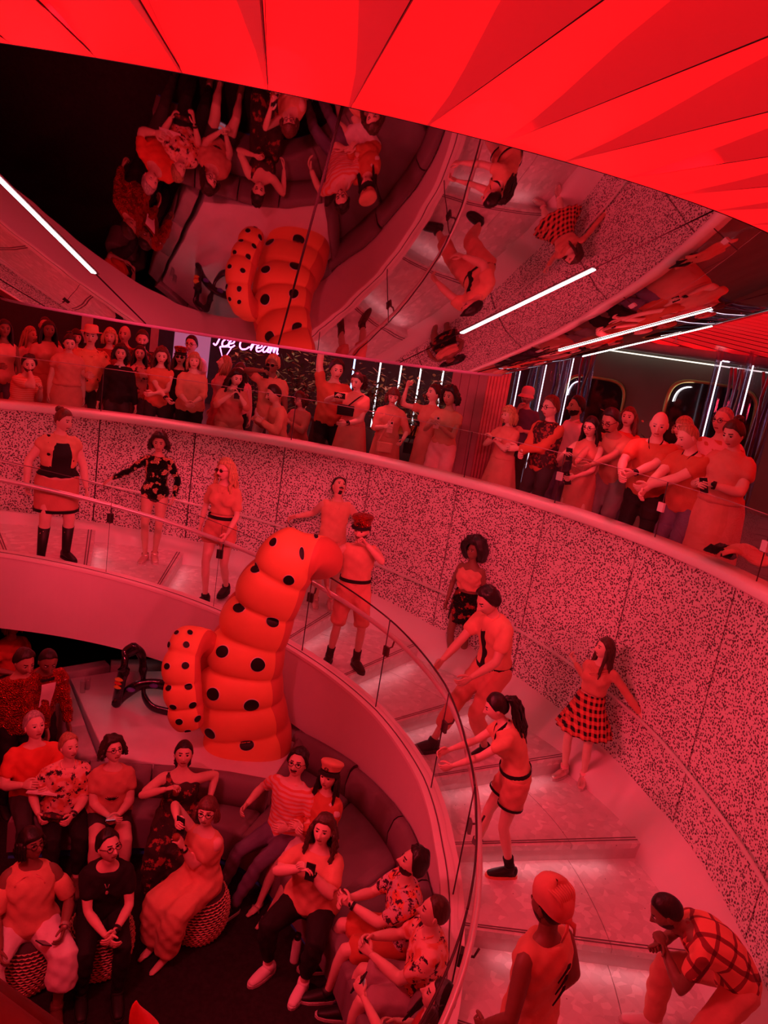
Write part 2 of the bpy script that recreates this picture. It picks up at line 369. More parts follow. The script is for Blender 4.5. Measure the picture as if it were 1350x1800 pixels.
# --- inner glass balustrade with handrail
bal = tag(empty('stair_balustrade', (O2[0], O2[1], 0)), 'curved glass balustrade with metal handrail along the inside of the stair', 'balustrade')
RG = lambda t: RI(t) + .085
GJ = [-78, -58, -37, -16.5, 5, 25, 44, 64, 84, 104, 124]
for a, b in zip(GJ[:-1], GJ[1:]):
    mb = MB(); mb.grid(np.array([[P3(t, RG(t), helix(t) + .05), P3(t, RG(t), helix(t) + 1.0)] for t in np.linspace(a + .15, b - .15, 12)]))
    child(mb.build('glass_panel', GLASS, bal))
    mb = MB(); pts = [P3(t, RG(t), helix(t) + 1.0) for t in np.linspace(a + .15, b - .15, 12)]; mb.tube(pts, .0035 if b < 30 else .009, side=(0, 0, 1), n=6)
    child(mb.build('glass_edge', DARKMETAL, bal))
    if b < 124:
        mb = MB(); mb.tube([P3(b, RG(b), helix(b) + .05), P3(b, RG(b), helix(b) + 1.0)], .003 if b < 20 else .006, n=6)
        child(mb.build('glass_joint', DARKMETAL, bal))
        mb = MB(); c0 = P3(b, RG(b) + .02, helix(b) + .66); rr = Matrix.Rotation(-R_(b), 3, 'Z')
        mb.box(c0, (.035, .012, .05), rr); br = child(mb.build('rail_bracket', DARKMETAL, bal, smooth=False))
        mb = MB(); mb.tube([P3(b, RG(b) + .03, helix(b) + .68), P3(b, RG(b) + .10, helix(b) + .69), P3(b, RG(b) + .12, helix(b) + .76)], .009, n=6)
        child(mb.build('bracket_arm', DARKMETAL, bal))
mb = MB(); mb.tube([P3(t, RG(t) + .12 - .06 * smoothstep(55, 90, t), helix(t) + .775) for t in np.linspace(-80, 126, 140)], .025, side=(0, 0, 1), n=10)
child(mb.build('handrail', STEELRAIL, bal))
# --- outer wall handrail
_o = zlist([(0, 808), (160, 850), (480, 920), (700, 1010), (900, 1100), (1130, 1270), (1260, 1430), (1350, 1560)], lambda t: RW(t) - .07)
ot = np.r_[-85, _o[:, 0], 130]; oz = np.r_[_o[0, 1] + .55, _o[:, 1], _o[-1, 1] - .42]
wr = tag(empty('wall_handrail', (O2[0], O2[1], 0)), 'slim metal handrail fixed along the pitted outer wall', 'handrail')
sm = lambda t: float(np.mean(np.interp(np.linspace(t - 6, t + 6, 9), ot, oz)))
mb = MB(); mb.tube([P3(t, RW(t) - .07, sm(t)) for t in np.linspace(-80, 125, 130)], .017, side=(0, 0, 1), n=8)
child(mb.build('rail', STEELRAIL, wr))
for t in JO[1:-1]:
    mb = MB(); mb.tube([P3(t + 1, RW(t) - .07, sm(t) - .01), P3(t + 1, RW(t) - .06, sm(t) - .06), P3(t + 1, RW(t) + .01, sm(t) - .07)], .007, n=6)
    child(mb.build('bracket', STEELRAIL, wr))
# --- balcony glass
bg = tag(empty('balcony_balustrade', (O2[0], O2[1], 0)), 'low frameless glass balustrade standing on the pink balcony coping', 'balustrade')
BJ = [-60, -40, -20.2, -6.1, 7.4, 20.8, 34.2, 47.9, 62.1, 75.8, 90, 104, 118]
for i, (a, b) in enumerate(zip(BJ[:-1], BJ[1:])):
    f = lambda t: RW(t) + .09
    mb = MB(); mb.grid(np.array([[P3(t, f(t), ZL), P3(t, f(t), 1.07)] for t in np.linspace(a + .1, b - .1, 10)])); child(mb.build('glass_panel', GLASS, bg))
    mb = MB(); mb.tube([P3(t, f(t), 1.07) for t in np.linspace(a + .1, b - .1, 10)], .004, side=(0, 0, 1), n=5); child(mb.build('glass_edge', M('glass_edge_grey', (.5, .35, .37), .2, bmp=0), bg))
    if i in (1, 3, 5, 6, 7, 8, 9, 10):
        mb = MB(); mb.tube([P3(b, f(b), ZL), P3(b, f(b), 1.07)], .006, n=6); child(mb.build('glass_joint', DARKMETAL, bg))
        if b > 40:
            mb = MB(); mb.box(P3(b, f(b) - .01, ZL + .31), (.035, .014, .045), Matrix.Rotation(-R_(b), 3, 'Z')); child(mb.build('clamp', PLASTER, bg, smooth=False))

# --- ceiling: radial red fins round the mirrored cone, lit and shaded faces set by emission
def C3(t, r, z): return (CONE[0] + r * math.sin(R_(t)), CONE[1] + r * math.cos(R_(t)), z)
ceil = struct(empty('ceiling', (CONE[0], CONE[1], 2.65)))
def cchild(o): o.matrix_parent_inverse = Matrix.Translation((-CONE[0], -CONE[1], -2.65)); return o
Rc0, Rc1 = 3.84, 13.6
NF = 97; DT = 360 / NF; T0 = 174.5
rads = [3.84, 3.95, 4.1, 4.3, 4.6, 5, 5.6, 6.4, 7.5, 9.5, 11.5, 13.6]
dep = lambda r: float(np.interp(r, [3.84, 4.3, 5.0, 6, 8, 13.6], [0, .035, .10, .17, .22, .26]))
frc = lambda r: float(np.interp(r, [3.84, 4.1, 4.6, 5.2, 6.2, 13.6], [.98, .9, .66, .5, .42, .40]))
def fin_mesh(kind):
    mb = MB(); D = DT; G = []
    for r in rads:
        e, q = dep(r), frc(r)
        if kind == 0: G.append([C3(-.01 * D, r, 2.65 + e), C3(-.5 * q * D, r, 2.65 + e * .985), C3(-q * D, r, 2.65 + e * .96)])
        else: G.append([C3(-q * D, r, 2.65 + e * .96), C3(-D, r, 2.65), C3(-1.004 * D, r, 2.65), C3(-1.004 * D, r, 2.65 + e + .004)])
    mb.grid(np.array(G) - np.array([CONE[0], CONE[1], 2.65])); return mb.mesh('fin', smooth=False)
fm0, fm1 = fin_mesh(0), fin_mesh(1)
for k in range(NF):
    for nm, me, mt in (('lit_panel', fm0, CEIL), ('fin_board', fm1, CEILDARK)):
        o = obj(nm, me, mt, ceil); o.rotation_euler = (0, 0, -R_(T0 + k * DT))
mb = MB(); mb.tube([(0, r, 0) for r in (3.84, 6, 9, 13.6)], [.004, .006, .009, .012], n=4, side=(1, 0, 0)); sm_me = mb.mesh('fin_seam'); SEAMR = M('fin_seam_dark', (.10, .01, .012), .6, bmp=0)
for k in range(NF): o = obj('fin_seam', sm_me, SEAMR, ceil); o.rotation_euler = (0, 0, -R_(T0 + k * DT)); o.location = (0, 0, .004)
mb = MB(); mb.grid(np.array([[C3(t, r, 3.05) for r in (3.0, 20)] for t in np.linspace(0, 360, 65)])); cchild(mb.build('ceiling_slab', BLACKROOM, ceil))

# --- mirrored cone hung under the ceiling: mirror panels, seams, light strips
cone = tag(empty('mirror_cone', (CONE[0], CONE[1], 2.65)), 'huge mirrored inverted cone hanging from the red ceiling', 'ceiling feature')
r1, z1, r2, z2 = 1.92, 1.867, 3.83, 2.65
SEAM = [167.4 + 22.5 * k for k in range(16)]
SEAMM = M('seam_shadow', (.02, .01, .012), .6, bmp=0)  # dark joints between the mirror panels
for k in range(16):
    a, b = SEAM[k] + .06, SEAM[k] + 22.44
    mb = MB(); mb.grid(np.array([[C3(t, r1 + (r2 - r1) * s, z1 + (z2 - z1) * s) for t in np.linspace(a, b, 25)] for s in np.linspace(0, 1, 9)]), flip=True)
    cchild(mb.build('mirror_panel', MIRROR, cone))
    mb = MB(); mb.tube([C3(SEAM[k], r1 + (r2 - r1) * s, z1 + (z2 - z1) * s + .004) for s in (0, 1)], .007, n=5); cchild(mb.build('seam', SEAMM, cone))
    if k % 16 != 0:
        s0, s1 = .28, .72
        nrm = np.array([math.sin(R_(SEAM[k])) * (z2 - z1), math.cos(R_(SEAM[k])) * (z2 - z1), -(r2 - r1)]); nrm /= np.linalg.norm(nrm)
        ends = [np.array(C3(SEAM[k], r1 + (r2 - r1) * s, z1 + (z2 - z1) * s)) for s in (s0, s1)]; tdir = (ends[1] - ends[0]); L = np.linalg.norm(tdir); tdir /= L; sd = np.cross(nrm, tdir)
        mb = MB(); mb.box((ends[0] + ends[1]) / 2 + nrm * .001, (L / 2 + .012, .022, .002), np.stack([tdir, sd, nrm], 1)); cchild(mb.build('strip_housing', DARKMETAL, cone, smooth=False))
        mb = MB(); mb.box((ends[0] + ends[1]) / 2 + nrm * .004, (L / 2, .012, .002), np.stack([tdir, sd, nrm], 1)); cchild(mb.build('light_strip', LEDWHITE, cone, smooth=False))
mb = MB(); mb.grid(np.array([[C3(t, r, z) for r, z in ((r1 + .01, z1 + .012), (r1 - .02, z1 - .018), (r1 - .06, z1 - .018))] for t in np.linspace(0, 360, 97)]), flip=True); cchild(mb.build('rim_band', RIM, cone))
mb = MB(); mb.grid(np.array([[C3(t, r, z1 - .016) for r in (.01, r1 - .05)] for t in np.linspace(0, 360, 49)])); cchild(mb.build('base_disc', MIRROR, cone))
spot('stage_down_lamp', (-2.7, 8.15, -1.72), (-2.55, 8.1, -3), 9, 150, .9, (1.0, .8, .82), .1)
# ================================================================== LOUNGE: stage, sofa, sculptures
def prism(mb, poly, z0, z1, bev=0.0, mi=0):
    """extrude a plan polygon; bev rounds the top edge"""
    p = np.asarray(poly, float); n = len(p); c = p.mean(0)
    rings = [(p, z0), (p, z1 - bev)]
    if bev:
        for k in (1, 2, 3):
            a = k / 3 * math.pi / 2; ins = bev * (1 - math.cos(a))
            d = np.array([_norm(np.roll(p, -1, 0)[i] - np.roll(p, 1, 0)[i]) for i in range(n)]); nr = np.stack([d[:, 1], -d[:, 0]], 1)
            area = 0.5 * np.sum(p[:, 0] * np.roll(p[:, 1], -1) - np.roll(p[:, 0], -1) * p[:, 1]); sg = -1 if area > 0 else 1
            rings.append((p + nr * ins * sg, z1 - bev + bev * math.sin(a)))
    else: rings[1] = (p, z1)
    G = np.array([[(q[0], q[1], z) for q in r] for r, z in rings]); mb.grid(G, close_v=True, mi=mi)
    k = mb.n - n; mb.f += [tuple(range(k, k + n))]; mb.m += [mi]; return mb

ZS, ZST = -2.60, -2.36
stage = tag(empty('stage_platform', (-1.6, 7.6, ZF)), 'pale raised stage platform behind the sofa with padded grey border', 'platform')
def pc(o, e): o.matrix_parent_inverse = Matrix.Translation(-Vector(e.location)); return o
poly = [(-2.32, 6.72), (-3.28, 8.12), (-2.9, 8.45), (-2.3, 8.7), (-1.2, 8.9), (-.3, 8.6), (-.42, 7.7), (-.62, 6.72)]
mb = MB(); prism(mb, poly, ZF, ZST, .012); pc(mb.build('top', STAGE, stage, smooth=False), stage)
bp = [(-2.36, 6.62), (-2.68, 7.12), (-3.0, 7.62), (-3.34, 8.14), (-2.96, 8.5), (-2.35, 8.76), (-1.7, 8.86), (-1.0, 8.96)]
for i in range(len(bp) - 1):
    a, b = np.array(bp[i]), np.array(bp[i + 1]); d = _norm(b - a); nr = np.array([-d[1], d[0]])
    if i >= 3: pass
    w_ = .17; q = [a + d * .006, b - d * .006, b - d * .006 + nr * w_, a + d * .006 + nr * w_]
    mb = MB(); prism(mb, q, ZF, ZST + .055, .03); pc(mb.build('border_pad', GREYPAD, stage), stage)

sofa = tag(empty('banquette_sofa', (-1.0, 5.6, ZF)), 'long curved dusky red banquette sofa lining the lounge below the stairs', 'sofa')
front = spline([(-2.85, 5.9), (-2.2, 6.1), (-1.6, 6.26), (-1.1, 6.28), (-.70, 6.12), (-.38, 5.78), (-.05, 5.36), (.20, 4.95), (.36, 4.5), (.40, 4.0), (.34, 3.5)], 44)
bk = [(-2.95, 6.45), (-2.2, 6.56), (-1.6, 6.68), (-1.1, 6.72), (-.68, 6.7)]
arc = [P3(t, RI(t) - .02, 0)[:2] for t in np.linspace(28, 128, 30)]
back = bk + arc
def resample(p, n):
    p = np.asarray(p, float); s = np.r_[0, np.cumsum(np.hypot(*np.diff(p, axis=0).T))]; t = np.linspace(0, s[-1], n)
    return np.stack([np.interp(t, s, p[:, 0]), np.interp(t, s, p[:, 1])], 1)
# seat cushions split at seams
fr = resample(front, 61)
bkr = np.vstack([resample(bk, 25), resample(arc, 36)])
cuts = [0, 9, 17, 24, 31, 38, 45, 52, 60]
for a, b in zip(cuts[:-1], cuts[1:]):
    f_, b_ = fr[a:b + 1].copy(), bkr[a:b + 1].copy()
    mb = MB(); prism(mb, np.vstack([f_, b_[::-1]]), ZS - .34, ZS, .05); pc(mb.build('seat_cushion', VINYL, sofa), sofa)
mb = MB(); inn = fr + np.array([_norm(v) for v in (bkr - fr)]) * .06
prism(mb, np.vstack([inn, bkr[::-1]]), ZF + .001, ZS - .34); pc(mb.build('plinth', NAVY, sofa, smooth=False), sofa)
def back_cushion(line, h0, h1, thick, name='back_cushion', lean=.06):
    line = np.asarray(line, float); d = np.gradient(line, axis=0); d = np.array([_norm(v) for v in d]); nr = np.stack([d[:, 1], -d[:, 0]], 1)
    mb = MB(); G = []
    for p, n_ in zip(line, nr):
        G.append([(*(p + n_ * thick), h0), (*(p + n_ * (thick + .012)), h0 + .5 * (h1 - h0)), (*(p + n_ * (thick - lean + .02)), h1 - .03), (*(p + n_ * (thick - lean - .02)), h1), (*(p + n_ * .02), h1), (*p, h1 - .02), (*p, h0)])
    mb.grid(np.array(G), close_v=True); k = mb.n - 7 * len(G); mb.f += [tuple(range(k, k + 7)), tuple(range(mb.n - 1, mb.n - 8, -1))]; mb.m += [0, 0]
    return pc(mb.build(name, VINYL, sofa), sofa)
bb = resample(bk, 4 * 8 + 1)
for i in range(4): 
    s_ = bb[i * 8:i * 8 + 9].copy(); d = _norm(s_[-1] - s_[0]); s_[0] += d * .008; s_[-1] -= d * .008; back_cushion(s_, ZS - .02, ZST + .05, .13)
side = resample([(-.66, 6.72), (-.58, 7.2), (-.52, 7.78)], 8); back_cushion(side, ZS - .02, ZST + .06, .12)
ar = resample(arc, 6 * 7 + 1)
for i in range(6):
    s_ = ar[i * 7:i * 7 + 8].copy(); d = _norm(s_[-1] - s_[0]); s_[0] += d * .008; s_[-1] -= d * .008
    tm = math.degrees(math.atan2(s_[3][0] - O2[0], s_[3][1] - O2[1])); back_cushion(s_, ZS - .02, max(helix(tm) - .68, ZS + .3), .14, lean=.05)

# --- poufs
ROPE = M('pouf_rope_dark', (.07, .05, .05), .8, var=.2, bmp=.3); ROPEL = M('pouf_rope_light', (.75, .42, .32), .8, var=.15, bmp=.3)
def pouf(x, y, label):
    e = tag(empty('woven_pouf', (x, y, ZF)), label, 'pouf', 'woven poufs in the lounge')
    prof = lambda s: .25 * (1 - .28 * abs(2 * s - 1) ** 2.4)
    mb = MB(); mb.grid(np.array([[(prof(s) * math.cos(t), prof(s) * math.sin(t), .43 * s) for t in np.linspace(0, 2 * math.pi, 33)[:-1]] for s in np.linspace(0, 1, 9)]), close_v=True)
    k = mb.n - 32; mb.f.append(tuple(range(k, k + 32))); mb.m.append(0); mb.build('core', ROPE, e)
    mb = MB(); rnd = random.Random(3)
    for i in range(17):
        s = .04 + i * .055; n = 34
        for j in range(n):
            t = (j + .5 * (i % 2) + .33 * (i // 2)) / n * 2 * math.pi; dt = 2 * math.pi / n * .46
            pts = [((prof(s) + q) * math.cos(u), (prof(s) + q) * math.sin(u), .43 * s) for u, q in ((t - dt, 0), (t, .009), (t + dt, 0))]
            mb.tube(np.array(pts).tolist(), [.004, .008, .004], side=(0, 0, 1), n=5, caps=False)
    o = mb.build('weave', ROPEL, e); o['kind'] = 'stuff'
    return e

# --- polka-dot inflatable tentacles
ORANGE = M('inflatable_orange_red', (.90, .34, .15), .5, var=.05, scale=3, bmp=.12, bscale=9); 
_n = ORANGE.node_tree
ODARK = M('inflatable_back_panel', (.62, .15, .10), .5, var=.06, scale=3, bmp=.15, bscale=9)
DOT = M('black_dot_vinyl', (.012, .008, .01), .5, bmp=0); DOTW = M('dot_pale_outline', (.95, .75, .72), .5, bmp=0)
def pix(p):
    v = np.asarray(p, float) - CAM; z = v @ _F; return np.stack([675 + 1350 * (v @ _R) / z, 900 - 1350 * (v @ _U) / z], -1)
def tentacle(name, label, path, rad, nlobes, dots, flatten=.8, depth=.13):
    """lobed arm: lobes bulge on its left and front, the right-hand and back panels stay smooth"""
    path = spline(path, 140); n = len(path); seg = np.r_[0, np.cumsum(np.linalg.norm(np.diff(path, axis=0), axis=1))]; s = seg / seg[-1]; L = seg[-1]
    r = np.interp(s, *zip(*rad)); T, X, Y = frames(path, (1, .15, 0))
    e = tag(empty(name, tuple(path[0])), label, 'sculpture', 'polka-dot inflatable arms on the stage')
    def surf(q, ph, off=0):
        q = np.clip(q, 0, 1); P = np.stack([np.interp(q, s, path[:, k]) for k in range(3)], -1); x = np.stack([np.interp(q, s, X[:, k]) for k in range(3)], -1); y = np.stack([np.interp(q, s, Y[:, k]) for k in range(3)], -1)
        lobe = nlobes * (1.12 * q - .12 * q * q); cr = 1 - np.abs(np.sin(math.pi * (lobe + .0))) ** .55
        side = np.clip(.5 - .5 * np.cos(ph - .35), 0, 1); front = .5 - .5 * np.sin(ph)
        rr = np.interp(q, s, r) * np.clip(np.sqrt(np.clip((1.0 - q) / .05, 0, 1)), 0, 1) * np.clip(.86 + q / .05, 0, 1)
        k = rr * (1 - depth * cr * (.15 + .85 * side) * (.35 + .65 * front) * 1.6)
        # squarer section: flat front panel meeting the side panel in a soft seam
        c_, s_ = np.cos(ph), np.sin(ph); sq = (np.abs(c_) ** 2.6 + np.abs(s_) ** 2.6) ** (-1 / 2.6)
        d = x * (c_ * sq)[..., None] + y * (s_ * sq * flatten)[..., None]
        return P + d * k[..., None] + d * off
    NV, NU = 56, 130; phs = np.linspace(0, 2 * math.pi, NV, endpoint=False); Q, PH = np.meshgrid(np.linspace(0, 1, NU), phs, indexing='ij')
    G = surf(Q, PH); mb = MB(); mb.grid(G, close_v=True); mi = []
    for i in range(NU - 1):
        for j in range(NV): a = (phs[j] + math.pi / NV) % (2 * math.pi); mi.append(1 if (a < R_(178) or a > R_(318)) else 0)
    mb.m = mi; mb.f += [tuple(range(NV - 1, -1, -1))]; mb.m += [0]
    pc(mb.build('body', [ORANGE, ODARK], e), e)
    # dots sit where the photographed dots fall on the camera side of the skin
    Qf, Pf = np.meshgrid(np.linspace(0, .99, 240), np.linspace(0, 2 * math.pi, 180, endpoint=False), indexing='ij'); S = surf(Qf, Pf); px = pix(S); dist = np.linalg.norm(S - CAM, axis=-1)
    for dx, dy, rd in dots:
        dd = np.hypot(px[..., 0] - dx, px[..., 1] - dy) + (dist - dist.min()) * 14; k = np.unravel_index(np.argmin(dd), dd.shape); q, ph = Qf[k], Pf[k]; rr = max(.05, float(np.interp(q, s, r)))
        for nm, sc, off, mt in (('dot_outline', 1.10, .006, DOTW), ('dot', 1.0, .012, DOT)):
            h = .004; jq = np.linalg.norm(surf(np.array(q + h), np.array(ph)) - surf(np.array(q - h), np.array(ph))) / (2 * h); jp = np.linalg.norm(surf(np.array(q), np.array(ph + .05)) - surf(np.array(q), np.array(ph - .05))) / .1
            f_ = np.linspace(0, 1, 6)[:, None]; a = np.linspace(0, 2 * math.pi, 22, endpoint=False)[None]
            mb = MB(); mb.grid(surf(q + rd * sc * f_ * np.sin(a) / max(jq, .3), ph + rd * sc * f_ * np.cos(a) / max(jp, .08), off), close_v=True); pc(mb.build(nm, mt, e), e)
    return e
def sp(x, y, d=7.4): return atd(x, y, d)
big = [sp(440, 1322, 7.45), sp(434, 1290, 7.42), sp(424, 1215, 7.4), sp(433, 1145, 7.38), sp(456, 1080, 7.35), sp(484, 1022, 7.3), sp(508, 985, 7.28), sp(532, 972, 7.32), sp(556, 982, 7.45), sp(570, 1003, 7.62)]
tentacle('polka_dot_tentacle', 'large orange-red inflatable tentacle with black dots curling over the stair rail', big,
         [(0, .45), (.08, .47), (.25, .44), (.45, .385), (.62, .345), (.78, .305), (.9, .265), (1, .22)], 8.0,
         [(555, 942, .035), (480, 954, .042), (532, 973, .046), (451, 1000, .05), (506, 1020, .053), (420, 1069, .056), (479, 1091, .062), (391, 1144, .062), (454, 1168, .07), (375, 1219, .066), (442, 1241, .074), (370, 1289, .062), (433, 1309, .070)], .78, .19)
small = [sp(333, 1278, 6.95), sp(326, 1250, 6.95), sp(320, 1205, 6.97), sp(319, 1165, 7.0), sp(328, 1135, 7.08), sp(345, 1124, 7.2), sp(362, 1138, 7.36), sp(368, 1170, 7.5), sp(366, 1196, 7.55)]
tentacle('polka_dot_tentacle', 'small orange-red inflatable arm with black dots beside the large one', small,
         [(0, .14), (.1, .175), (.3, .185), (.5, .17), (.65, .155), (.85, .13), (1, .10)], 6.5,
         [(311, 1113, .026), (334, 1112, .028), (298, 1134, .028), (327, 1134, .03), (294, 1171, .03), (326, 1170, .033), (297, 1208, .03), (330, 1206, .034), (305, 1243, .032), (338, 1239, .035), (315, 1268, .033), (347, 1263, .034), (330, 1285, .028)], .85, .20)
# --- glossy black ribbon sculpture on the stage
GLB = M('glossy_black_mosaic', (.03, .025, .04), .12, metal=.5, var=.5, scale=14, bmp=.15, spec=.8)
rb = tag(empty('ribbon_sculpture', tuple(at(250, 1235, ZST))), 'glossy black looping ribbon sculpture with coloured mosaic bands on the stage', 'sculpture')
zz = lambda x, y, h: at(x, y, ZST + h)
def ribbon(pts, w_, nm, mt):
    mb = MB(); mb.tube(spline(pts, 28), w_, np.asarray(w_) * .55, side=(0, 0, 1), n=10, round_caps=.6); pc(mb.build(nm, mt, rb), rb)
ribbon([zz(203, 1238, .04), zz(218, 1222, .13), zz(240, 1207, .24), zz(262, 1202, .27), zz(292, 1206, .25), zz(302, 1225, .13), zz(300, 1247, .05)], .062, 'loop', GLB)
ribbon([zz(252, 1205, .24), zz(254, 1225, .15), zz(268, 1243, .07), zz(298, 1252, .04)], .045, 'loop', GLB)
ribbon([zz(205, 1234, .05), zz(212, 1200, .3), zz(218, 1175, .48), zz(222, 1150, .62), zz(238, 1138, .70)], .07, 'upright', GLB)
ribbon([zz(252, 1202, .24), zz(252, 1178, .42), zz(248, 1150, .60), zz(236, 1138, .70)], .05, 'upright', GLB)
for (x, y, h), col in (((210, 1205, .26), (.9, .55, .1)), ((211, 1198, .31), (.7, .05, .03)), ((212, 1192, .36), (.85, .6, .12)), ((232, 1210, .22), (.15, .08, .5)), ((272, 1203, .27), (.12, .1, .45))):
    mb = MB(); p = zz(x, y, h); mb.ell(p - np.array([0, .035, 0]), (.05, .035, .022)); pc(mb.build('mosaic_band', M('mosaic_%d' % int(col[0] * 100), col, .3, bmp=.2), rb), rb)
# drinking glasses on the stage
for i, (x, y) in enumerate(((145, 1218), (153, 1212))):
    p = at(x, y, ZST); g = tag(empty('drinking_glass', tuple(p)), ('tall clear drinking glass on the stage corner, nearer of two', 'tall clear drinking glass on the stage corner, farther of two')[i], 'glass', 'glasses on the stage')
    mb = MB(); mb.grid(np.array([[(r * math.cos(t), r * math.sin(t), z) for t in np.linspace(0, 2 * math.pi, 17)[:-1]] for r, z in ((.001, .002), (.028, .003), (.036, .15), (.034, .15), (.027, .01), (.001, .009))]), close_v=True); mb.build('tumbler', GLASS, g)

# ================================================================== BEYOND THE BALCONY
GREYW = M('warm_grey_wall', (.23, .22, .19), .7, var=.1, scale=1, bmp=.05); GOLD = M('brass_frame', (.55, .38, .14), .3, metal=.8, bmp=.02)
mb = MB(); mb.grid(np.array([[P3(t, 13.5, z) for z in (ZB, 3.1)] for t in np.linspace(-75, 22, 40)])); struct(mb.build('wall_back', M('dark_shop_wall', (.05, .043, .045), .6)))
mb = MB(); mb.grid(np.array([[P3(t, 13.0, z) for z in (ZB, 2.75)] for t in np.linspace(22, 110, 40)])); struct(mb.build('wall_right', GREYW))
mb = MB(); mb.grid(np.array([[P3(t, r, z) for r, z in ((11.2, 2.62), (11.2, 2.5), (13.1, 2.5))] for t in np.linspace(26, 110, 40)])); struct(mb.build('ceiling_soffit', M('soffit_grey', (.5, .47, .49), .5, bmp=.02)))
for i, (t, r) in enumerate(((40, 11.6), (46, 12.1), (55, 11.8), (58, 12.2), (63, 11.6), (67, 12.1), (72, 11.7))):
    mb = MB(); p = P3(t, r, 2.497); mb.tube([(p[0], p[1], 2.505), (p[0], p[1], 2.485)], .06, n=12); o = mb.build('downlight', LEDWHITE); tag(o, 'round recessed downlight in the grey soffit, number counted from the clad column: %s' % ('first', 'second', 'third', 'fourth', 'fifth', 'sixth', 'seventh')[i], 'downlight', 'soffit downlights')
# rounded windows in the grey wall
def rwin(n, tc, wd, zc, ht, lab):
    e = struct(empty('window_%d' % n, P3(tc, 12.95, 0)))
    def pt(a, k, r): 
        cx, cz = math.cos(a), math.sin(a); x = math.copysign(abs(cx) ** .45, cx) * wd / 2 * k; z = math.copysign(abs(cz) ** .45, cz) * ht / 2 * k
        return P3(tc + math.degrees(x / 12.95), r, zc + z)
    A = np.linspace(0, 2 * math.pi, 40, endpoint=False)
    mb = MB(); mb.grid(np.array([[pt(a, k, r) for k, r in ((1.06, 12.99), (1.06, 12.9), (.98, 12.9), (.98, 12.99))] for a in A]), close_u=True, close_v=True); pc(mb.build('window_frame', GOLD, e), e)
    mb = MB(); mb.v.append(np.array([pt(a, .98, 12.93) for a in A])); mb.f.append(tuple(range(40))); mb.m.append(0); mb.n = 40
    pc(mb.build('pane', M('dark_window_glass', (.02, .012, .014), .04, bmp=0, spec=.8), e), e)
    mb = MB(); mb.tube([pt(a, .86, 12.88) for a in np.linspace(1.9, 3.0, 10)], .009, n=6); o = pc(mb.build('light_tube', LEDWHITE, e), e)
    return e
for n_, x, y, wd, ht in ((1, 1038, 722, 1.25, 1.35), (2, 1243, 738, 1.65, 1.35)):
    p = oncyl(x, y, 12.95); rwin(n_, math.degrees(math.atan2(p[0] - O2[0], p[1] - O2[1])), wd, p[2], ht, '')
mb = MB(); mb.tube([P3(t, 12.86, 2.44) for t in np.linspace(27, 108, 40)], .012, side=(0, 0, 1), n=6); struct(mb.build('trim_3', emit('cove_glow', (1.0, .92, .75), 1.6)))
# clear tube columns with a light line
def m_tube():
    m, nt, b = nodes('violet_clear_tube'); nt.nodes.remove(b); out = nt.nodes['Material Output']; tr = nd(nt, 'ShaderNodeBsdfTransparent'); gl = nd(nt, 'ShaderNodeBsdfGlossy'); gl.inputs['Roughness'].default_value = .05
    n = nd(nt, 'ShaderNodeTexNoise', Scale=3.0); link(nt, texco(nt, (1, 1, .3)), n.inputs['Vector']); link(nt, ramp(nt, n.outputs['Fac'], [(.3, (.72, .66, .80)), (.7, (.86, .84, .90))]), tr.inputs['Color']); gl.inputs['Color'].default_value = (.8, .75, .95, 1)
    lw = nd(nt, 'ShaderNodeLayerWeight', Blend=.45); mn = nd(nt, 'ShaderNodeMath', operation='MULTIPLY'); mn.inputs[1].default_value = .6; link(nt, lw.outputs['Facing'], mn.inputs[0]); mx = nd(nt, 'ShaderNodeMixShader')
    link(nt, mn.outputs[0], mx.inputs[0]); link(nt, tr.outputs[0], mx.inputs[1]); link(nt, gl.outputs[0], mx.inputs[2]); link(nt, mx.outputs[0], out.inputs['Surface']); return m
TUBEG = m_tube()
IRID = []
for i, col in enumerate(((.75, .45, .65), (.35, .4, .75), (.8, .65, .4), (.6, .7, .8))): IRID.append(M('iridescent_film_%d' % i, tuple(q * .35 for q in col), .2, metal=.6, var=.5, scale=5, bmp=.2))
def tube_col(th, r, lab, grp='clear tube columns with light lines', lean=1):
    p = np.array(P3(th, r, ZB)); e = tag(empty('tube_column', tuple(p)), lab, 'column', grp)
    mb = MB(); mb.tube([(0, 0, .06), (0, 0, 2.66)], .2, n=20, caps=False); mb.build('clear_tube', TUBEG, e)
    mb = MB(); mb.tube([(0, 0, 0), (0, 0, .06)], .23, n=20); mb.build('base_ring', STEELRAIL, e)
    d = -_norm(p[:2]); q = np.array([-d[1], d[0]])
    mb = MB(); mb.tube([(*(q * -.13 + d * .05), .06), (*(q * -.13 + d * .05), 2.5)], .009, n=8); mb.build('light_line', LEDSOFT, e)
    rnd = random.Random(int(th * 10))
    for k in range(4):
        o_ = q * (.02 + .045 * k) + d * rnd.uniform(-.1, .08); mb = MB()
        mb.tube([(*(o_ + q * rnd.uniform(-.03, .03)), z) for z in np.linspace(.1, 2.45, 9)], .02, .006, n=6); mb.build('film_ribbon', IRID[(k + int(th)) % 4], e)
    return e
for x, lab in ((928, 'clear tube column with a white light line behind the man in the white cap'), (972, 'clear tube column with a white light line behind the man in glasses and scarf'), (1018, 'clear tube column with light line beside the first round window'),
               (1283, 'clear tube column with light line behind the man in glasses at right'), (1342, 'rightmost clear tube column with light line behind the frowning woman')):
    p = oncyl(x, 660, 8.6 if x < 1200 else 7.4); t = math.degrees(math.atan2(p[0] - O2[0], p[1] - O2[1])); tube_col(t, 8.6 if x < 1200 else 7.4, lab)
